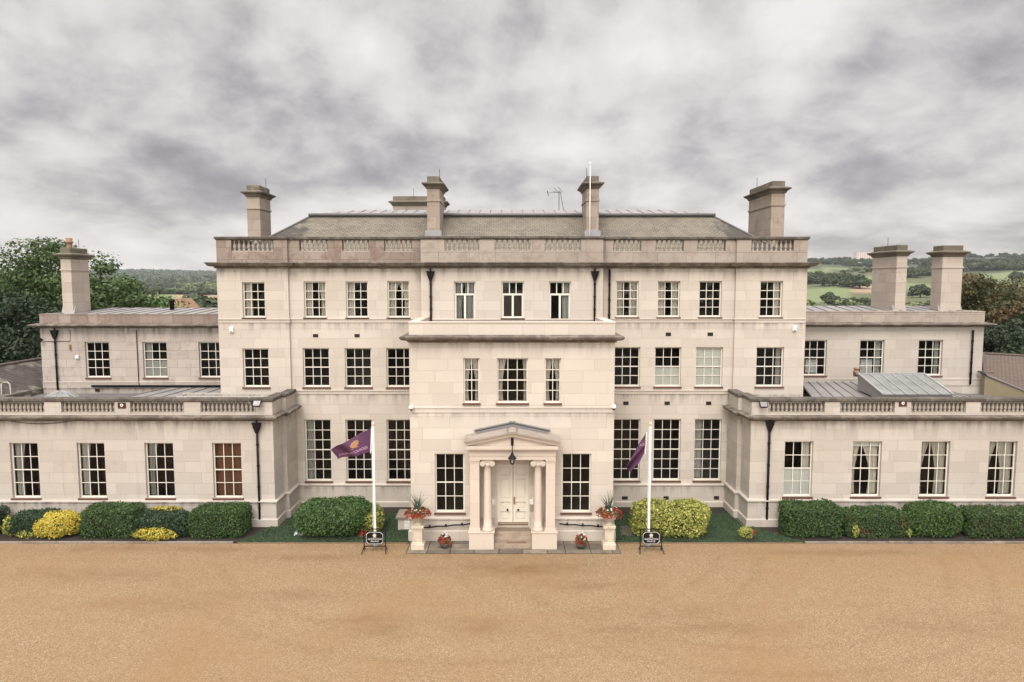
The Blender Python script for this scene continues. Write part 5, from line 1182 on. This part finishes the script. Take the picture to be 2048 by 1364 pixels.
plaque(244, 811, 'dark red plaque with a white ring on the left wing balustrade'); plaque(1805.5, 807, 'dark red plaque with a white ring on the right wing balustrade')

# ladder, aerial, roof mast
zl = ZWD+.03; yl0, yl1 = YW+.08, YW+.5
x0, x1 = PX(352,790,yl0), PX(528,790,yl0)
o = empty('ladder', (x0,yl0,zl), 'long aluminium ladder laid along the left wing coping', 'ladder')
MB().box(x0, x1, yl0, yl0+.03, zl, zl+.045).box(x0+.12, x1+.12, yl1, yl1+.03, zl+.10, zl+.145).build('rail', M['alu'], o)
mb = MB()
for i in range(24): x = x0+.2+(x1-x0-.4)*i/23; mb.tube([(x,yl0+.02,zl+.025),(x+.12,yl1+.02,zl+.12)], .014, 5)
mb.build('rung', M['alu'], o)
MB().box(x0+.4,x0+.5,yl0,yl1,ZWD-.3,zl-.001).box(x1-.8,x1-.7,yl0,yl1,ZWD-.3,zl-.001).build('bracket', M['steel'], o)
Ya = 44.6; xa = PX(1118,400,Ya); zt = PZ(382,Ya)
o = empty('tv_aerial', (xa,Ya,LZ), 'forked rooftop television aerial on two struts', 'aerial')
MB().tube([(xa,Ya,LZ),(xa,Ya,zt)], .02).tube([(xa+.3,Ya,LZ),(xa+.08,Ya,zt-.05)], .014).build('mast', M['black'], o)
bm = MB().tube([(xa-.72,Ya,PZ(386,Ya)),(xa+.12,Ya,PZ(384,Ya))], .012).tube([(xa-.02,Ya,zt-.1),(xa-.42,Ya,zt-.02)], .01)
bm.tube([(xa-.75,Ya-.1,PZ(382,Ya)),(xa-.73,Ya,PZ(386,Ya)),(xa-.68,Ya+.1,PZ(391,Ya))], .02)
for k in (0, .25): bm.tube([(xa-.32+k,Ya-.15,PZ(376.5,Ya)+k*.25),(xa-.02+k,Ya+.25,PZ(385,Ya)+k*.25)], .012)
bm.build('antenna', M['black'], o)
xm = PX(1180,400,39.1)
o = empty('roof_mast', (xm,39.1,13.9), 'slim white mast standing before the right centre chimney', 'flagpole')
MB().tube([(xm,39.1,13.9),(xm,39.1,PZ(329,39.1))], [.034,.02], 8).build('pole', M['white'], o, True); MB().lathe(xm,39.1,[(.02,PZ(329,39.1)),(.07,PZ(328,39.1)),(.07,PZ(326.5,39.1)),(.01,PZ(325,39.1))],8).build('finial', M['white'], o, True)

# ------------------------------------------------------------------ trees near the house
def tree(name, label, x, y, h, rx, ry, rz, m, nclump, nleaf, size, cat='tree', group=None, seed=0, zc=None, lobes=None):
    r_ = np.random.default_rng(seed+11); z0 = terrain(x, y)
    o = empty(name, (x, y, z0), label, cat, group)
    zc = zc if zc is not None else h-rz
    tk = MB(); tr = h*.026
    tk.tube([(x,y,z0-.3),(x+.1,y,z0+h*.25),(x-.1,y+.1,z0+h*.5),(x,y,z0+h*.8)], [tr*1.3,tr,tr*.7,tr*.2], 8)
    cl = []
    for i in range(nclump):
        d = r_.normal(0,1,3); d /= np.linalg.norm(d); 
        if d[2] < -.55: d[2] *= -.6
        rr = r_.uniform(.35,1)**.55
        cl.append(np.array([x,y,z0+zc])+d*np.array([rx,ry,rz])*rr*(1+.14*math.sin(d[0]*5+seed)+.10*math.sin(d[2]*7+seed*2)))
    for c in cl[::max(1, nclump//16)]:
        b = Vector((x, y, z0+min(h*.7, max(h*.22, (c[2]-z0)*.6)))); e = Vector(c); mid = b.lerp(e, .5)+Vector((0,0,-.05*h*.3))
        tk.tube([b, mid, e], [tr*.45, tr*.28, tr*.08], 5)
    tk.build('trunk', M['bark'], o)
    V = []
    cr = min(rx, rz)*.27
    for c in cl:
        n = nleaf//nclump; q = r_.normal(0,1,(n,3)); q /= np.linalg.norm(q,axis=1)[:,None]
        rad = r_.uniform(.3,1.05,(n,1))**.6; s3 = np.array([1.15,1.15,.72])*cr*r_.uniform(.65,1.35)
        nn = q+np.array([0,0,.5]); V.append(leaves(c+q*rad*s3, nn, size, .7, .55))
    link('crown', leaf_mesh('crown', np.concatenate(V)), M[m], o)
    return o
def tx(u, Y): return (u-1024)/F*Y
big = [('tall dark broadleaf tree at the left edge behind the slate roof', 20, 60, 505, 6.2, 'leaf_tree'),
       ('tallest broadleaf tree standing left of the potted chimney', 98, 62, 500, 5.0, 'leaf_tree'),
       ('broadleaf tree with an open top just right of the potted chimney', 205, 58, 524, 4.8, 'leaf_tree'),
       ('lower rounded tree above the left side wing roof', 268, 66, 568, 4.6, 'leaf_tree2'),
       ('dark understorey tree at the far left beside the slate roof', 40, 54, 590, 5.0, 'leaf_blue'),
       ('broad tree mostly beyond the left edge of the picture', -60, 64, 512, 7.0, 'leaf_tree')]
for i, (lab, u, Y, vt, rx, m) in enumerate(big):
    ztop = PZ(vt, Y); x = tx(u, Y)
    tree('broadleaf_tree', lab, x, Y, ztop-terrain(x, Y), rx, rx, 6.6 if vt < 560 else 5.0, m, 95, 24000, .27, seed=i)
for lab, u, Y, vt, rx, m in (('autumn brown tree at the right edge with dark gaps in its crown', 1990, 62, 553, 5.2, 'leaf_autumn'), ('dark conifer like tree under the autumn tree at the right', 2010, 57, 622, 4.6, 'leaf_blue'),
                             ('bright green small tree behind the rightmost chimney', 1912, 74, 592, 2.6, 'leaf_tree2'), ('second brown tree running out of the right edge', 2078, 66, 565, 5.0, 'leaf_autumn')):
    ztop = PZ(vt, Y); x = tx(u, Y); tree('broadleaf_tree' if 'conifer' not in lab else 'conifer_tree', lab, x, Y, ztop-terrain(x,Y), rx, rx, 5.6 if m == 'leaf_autumn' else 4.2, m, 90, 21000 if rx > 3 else 8000, .27, seed=int(u))

# ------------------------------------------------------------------ distant trees: a few prototypes copied over the hillsides
proto = []
for k in range(5):
    me_rng = np.random.default_rng(50+k); V = []; ncl = 26
    for i in range(ncl):
        d = me_rng.normal(0,1,3); d /= np.linalg.norm(d); d[2] = abs(d[2])*1.15-.3; c = np.array([0,0,.36])+d*np.array([.42,.42,.5])*me_rng.uniform(.5,1)
        n = 52; q = me_rng.normal(0,1,(n,3)); q /= np.linalg.norm(q,axis=1)[:,None]
        V.append(leaves(c+q*np.array([.2,.2,.15])*me_rng.uniform(.6,1.1,(n,1)), q+np.array([0,0,.6]), .11, .8, .4))
    crown = leaf_mesh('crown', np.concatenate(V)); crown.materials.append(M[('leaf_far','leaf_far','leaf_far2','leaf_far','leaf_autumn')[k]])
    tb = MB().tube([(0,0,-.1),(0,0,.5)], [.035,.02], 5); tm = bpy.data.meshes.new('trunk'); tm.from_pydata(tb.v, [], tb.f); tm.materials.append(M['bark'])
    proto.append((tm, crown))
def far_tree(u, D, h, k, label, group, wf=1.0):
    az = math.atan((u-1024)/F); x, y = D*math.sin(az), D*math.cos(az); z = terrain(x, y)
    o = empty('tree', (x, y, z), label, 'tree', group)
    s_ = h*random.uniform(.85,1.15); rz = random.uniform(0, 6.28)
    for nm, me in (('trunk', proto[k][0]), ('crown', proto[k][1])):
        c = bpy.data.objects.new(nm, me); COL.objects.link(c); c.parent = o; c.scale = (s_*wf, s_*wf, s_); c.rotation_euler = (0,0,rz)
def row(n, u0, u1, D0, D1, h, ks, label, group, wf=1.0, jit=12):
    for i in range(n):
        t_ = (i+random.uniform(-.4,.4))/max(1, n-1); far_tree(lerp(u0,u1,t_), lerp(D0,D1,t_)+random.uniform(-jit,jit), h*random.uniform(.75,1.2), random.choice(ks), label, group, wf)
random.seed(3)
row(52, 1600, 2080, 1480, 1520, 11, (0,1,3), 'dark tree along the skyline of the hill at the right', 'skyline trees on the right hill', 1.3, 30)
row(44, 1600, 2080, 1360, 1320, 10, (0,1,3), 'dark tree in the wood just below the right skyline', 'wood below the right skyline', 1.5, 50)
row(9, 1690, 1790, 1180, 1180, 10, (0,1,3), 'dark tree in the upper hedgerow of the right hill', 'upper hedgerow of the right hill', 1.4, 40)
row(22, 1860, 2080, 1120, 1050, 13, (0,1,3), 'dark tree in the upper hedgerow of the right hill', 'upper hedgerow of the right hill', 1.5, 50)
row(26, 1600, 1745, 760, 930, 5, (0,2,3), 'scrubby tree on the rough slope of the right hill', 'scrub on the right hill', 1.5, 60)
row(5, 1600, 1640, 760, 720, 15, (0,1), 'round dark tree along the field hedge right of the mansion', 'middle hedgerow of the right hill', 1.2, 15)
row(8, 1645, 1716, 640, 590, 12, (0,1), 'round dark tree along the field hedge right of the mansion', 'middle hedgerow of the right hill', 1.25, 12)
row(14, 1790, 1880, 820, 900, 12, (0,1,3), 'dark tree in the wood between the right hill fields', 'wood between the right hill fields', 1.4, 30)
row(7, 1655, 1745, 400, 370, 7, (0,1), 'round dark tree at the lower edge of the green field', 'trees at the foot of the green field', 1.2, 12)
row(34, 1595, 1960, 230, 290, 9, (2,2,0,2), 'light green treetop showing just over the right side wing roof', 'near treetops behind the right side wing', 1.3, 30)
far_tree(1839, 470, 9, 0, 'single rounded dark tree between the two right chimneys', None, 1.6); far_tree(2030, 780, 13, 1, 'single dark tree in the pale field at the right edge', None, 1.2)
row(40, 250, 450, 1250, 1500, 15, (0,3,2), 'tree in the long wood beyond the left valley', 'long wood beyond the left valley', 1.7, 90)
row(44, 250, 450, 820, 980, 14, (2,2,0), 'pale grey green tree in the left valley wood', 'pale left valley wood', 1.3, 60)
row(24, 270, 450, 640, 660, 5, (0,1), 'low dark hedge tree above the stubble field', 'hedge above the stubble field', 1.8, 8)
row(5, 316, 348, 190, 210, 11, (0,1), 'dark tree just over the left side wing roof', 'trees behind the left side wing', 1.2, 8)
row(9, 380, 450, 230, 210, 11.5, (0,1), 'dark tree just over the left side wing roof', 'trees behind the left side wing', 1.3, 14)
# far ridge wood, one mass
V = []
for i in range(2600):
    u = rng.uniform(180, 520); D = rng.uniform(1750, 3400); az = math.atan((u-1024)/F); x, y = D*math.sin(az), D*math.cos(az); z = terrain(x, y); h = rng.uniform(11, 20); n = 16
    q = rng.normal(0,1,(n,3)); q /= np.linalg.norm(q,axis=1)[:,None]; q[:,2] = np.abs(q[:,2])
    V.append(leaves(np.array([x,y,z+h*.25])+q*np.array([h*.7,h*.7,h*.75]), q, h*.42, .9, .3))
tag(link('distant_wood', leaf_mesh('distant_wood', np.concatenate(V)), M['leaf_far']), 'blue grey wood along the far left skyline', 'wood', kind='stuff')

# ------------------------------------------------------------------ far buildings
def block(name, label, u0, u1, v0, D, floors, bays, wallm, winm, depth=14, group=None):
    az = math.atan(((u0+u1)/2-1024)/F); x, y = D*math.sin(az), D*math.cos(az); w_ = (u1-u0)/F*y; zb = terrain(x,y)-3; zt = PZ(v0, y)
    o = empty(name, (x,y,zb), label, 'building', group)
    MB().box(x-w_/2, x+w_/2, y, y+depth, zb, zt).box(x-w_/2-.3, x+w_/2+.3, y-.3, y+depth+.3, zt+.001, zt+.8).build('wall', wallm, o)
    fh = (zt-zb-3)/floors
    for f in range(floors):
        wm = MB()
        for b in range(bays): xx = x-w_/2+w_*(b+.5)/bays; wm.box(xx-w_/bays*.3, xx+w_/bays*.3, y-.15, y-.01, zb+3+fh*(f+.3), zb+3+fh*(f+.75))
        wm.build('windows', winm, o)
tw = plain('pale_tower_concrete', (.62, .52, .47), .9); bw_ = plain('brown_flat_brick', (.085, .072, .062), .9); wd_ = plain('far_window', (.13, .10, .09), .4); wl2 = plain('far_pale_window', (.36,.34,.33), .5)
block('tower_block', 'pale tower block rising on the skyline left of a chimney', 1709, 1750, 505, 1600, 9, 9, tw, wd_)
block('apartment_block', 'left brown apartment block on the right skyline', 1926, 1957, 516, 1450, 4, 7, bw_, wl2)
block('apartment_block', 'right brown apartment block on the right skyline', 1963, 2001, 514.5, 1430, 4, 8, bw_, wl2)
hs = empty('cottage', (tx(355,170), 170, 0), 'small cottage with an orange brown roof beyond the left wing flue', 'house')
xc, yc_ = tx(356,170), 170; zr_ = PZ(597,170); ze_ = PZ(622,170); zg = terrain(xc,yc_)
MB().quad((xc-.3,yc_,zr_),(xc+2.4,yc_-2,ze_),(xc+2.4,yc_+8,ze_),(xc-.3,yc_+8,zr_)).quad((xc-.3,yc_,zr_),(xc-.3,yc_+8,zr_),(xc-3,yc_+8,ze_),(xc-3,yc_-2,ze_)).add([(xc-3,yc_-2,ze_),(xc+2.4,yc_-2,ze_),(xc-.3,yc_,zr_)],[(0,1,2)]).build('roof', M['terracotta'], hs)
MB().box(xc-2.8,xc+2.2,yc_-1.5,yc_+7.5,zg-1,ze_).build('wall', M['render'], hs)

# ------------------------------------------------------------------ the air
m = bpy.data.materials.new('haze'); m.use_nodes = True; nt = m.node_tree; nt.nodes.clear()
vo = nt.nodes.new('ShaderNodeVolumePrincipled'); vo.inputs['Density'].default_value = HAZE; vo.inputs['Color'].default_value = (.80, .84, .92, 1); vo.inputs['Anisotropy'].default_value = 0
oo = nt.nodes.new('ShaderNodeOutputMaterial'); nt.links.new(vo.outputs[0], oo.inputs['Volume'])
hz = MB().box(-5200, 5200, -300, 7100, -60, 110).build('haze', m); tag(hz, kind='stuff', label='pale haze over the far hills', cat='haze')

# ------------------------------------------------------------------ grass blades and litter
def blades(name, poly, n, hgt, m, label):
    P = np.array(poly); lo, hi = P.min(0), P.max(0); out_ = []
    def inside(x, y):
        c = False
        for i in range(len(poly)):
            (x0,y0),(x1,y1) = poly[i], poly[i-1]
            if (y0 > y) != (y1 > y) and x < (x1-x0)*(y-y0)/(y1-y0)+x0: c = not c
        return c
    while len(out_) < n:
        x, y = rng.uniform(lo, hi)
        if inside(x, y): out_.append((x, y, .02))
    c = np.array(out_); a = rng.uniform(0, 6.28, n); w_ = .012; h_ = hgt*rng.uniform(.5, 1.3, n)
    d = np.stack([np.cos(a), np.sin(a), np.zeros(n)], 1); l_ = rng.normal(0, .35, (n, 2))*h_[:,None]; tip = c+np.stack([l_[:,0], l_[:,1], h_], 1)
    V = np.stack([c-d*w_, c+d*w_, tip+d*w_*.4, tip-d*w_*.4], 1).reshape(-1, 3)
    tag(link(name, leaf_mesh(name, V), M[m]), label, 'grass', kind='stuff')
M['blade'] = leafm('grass_blade', (.028, .06, .03), (.075, .12, .056), patch=((.11,.115,.06), .9, .60))
blades('grass', [(XL1,YE+.03),(-4.95,YE+.03),(-4.98,YM-1.2),(-11.75,YM-1.2),(-11.75,YW-.1),(-12.28,YW-.16)], 26000, .06, 'blade', 'short green grass of the left lawn')
blades('grass', [(4.95,YE+.03),(hx(1590),YE+.03),(12.28,YW-.16),(11.75,YW-.1),(11.75,YM-1.2),(4.98,YM-1.2)], 26000, .06, 'blade', 'short green grass of the right lawn')
M['litter'] = leafm('dead_leaf', (.10, .055, .025), (.20, .12, .05), trans=0)
n = 700; c = np.stack([rng.uniform(-26, 26, n), YE-.1-np.abs(rng.normal(0, 1.6, n)), np.full(n, .022)], 1)
tag(link('fallen_leaves', leaf_mesh('fallen_leaves', leaves(c, np.tile([0,0,1.], (n,1)), .055, .7, .25)), M['litter']), 'scattered dead leaves on the gravel by the beds', 'leaves', kind='stuff')
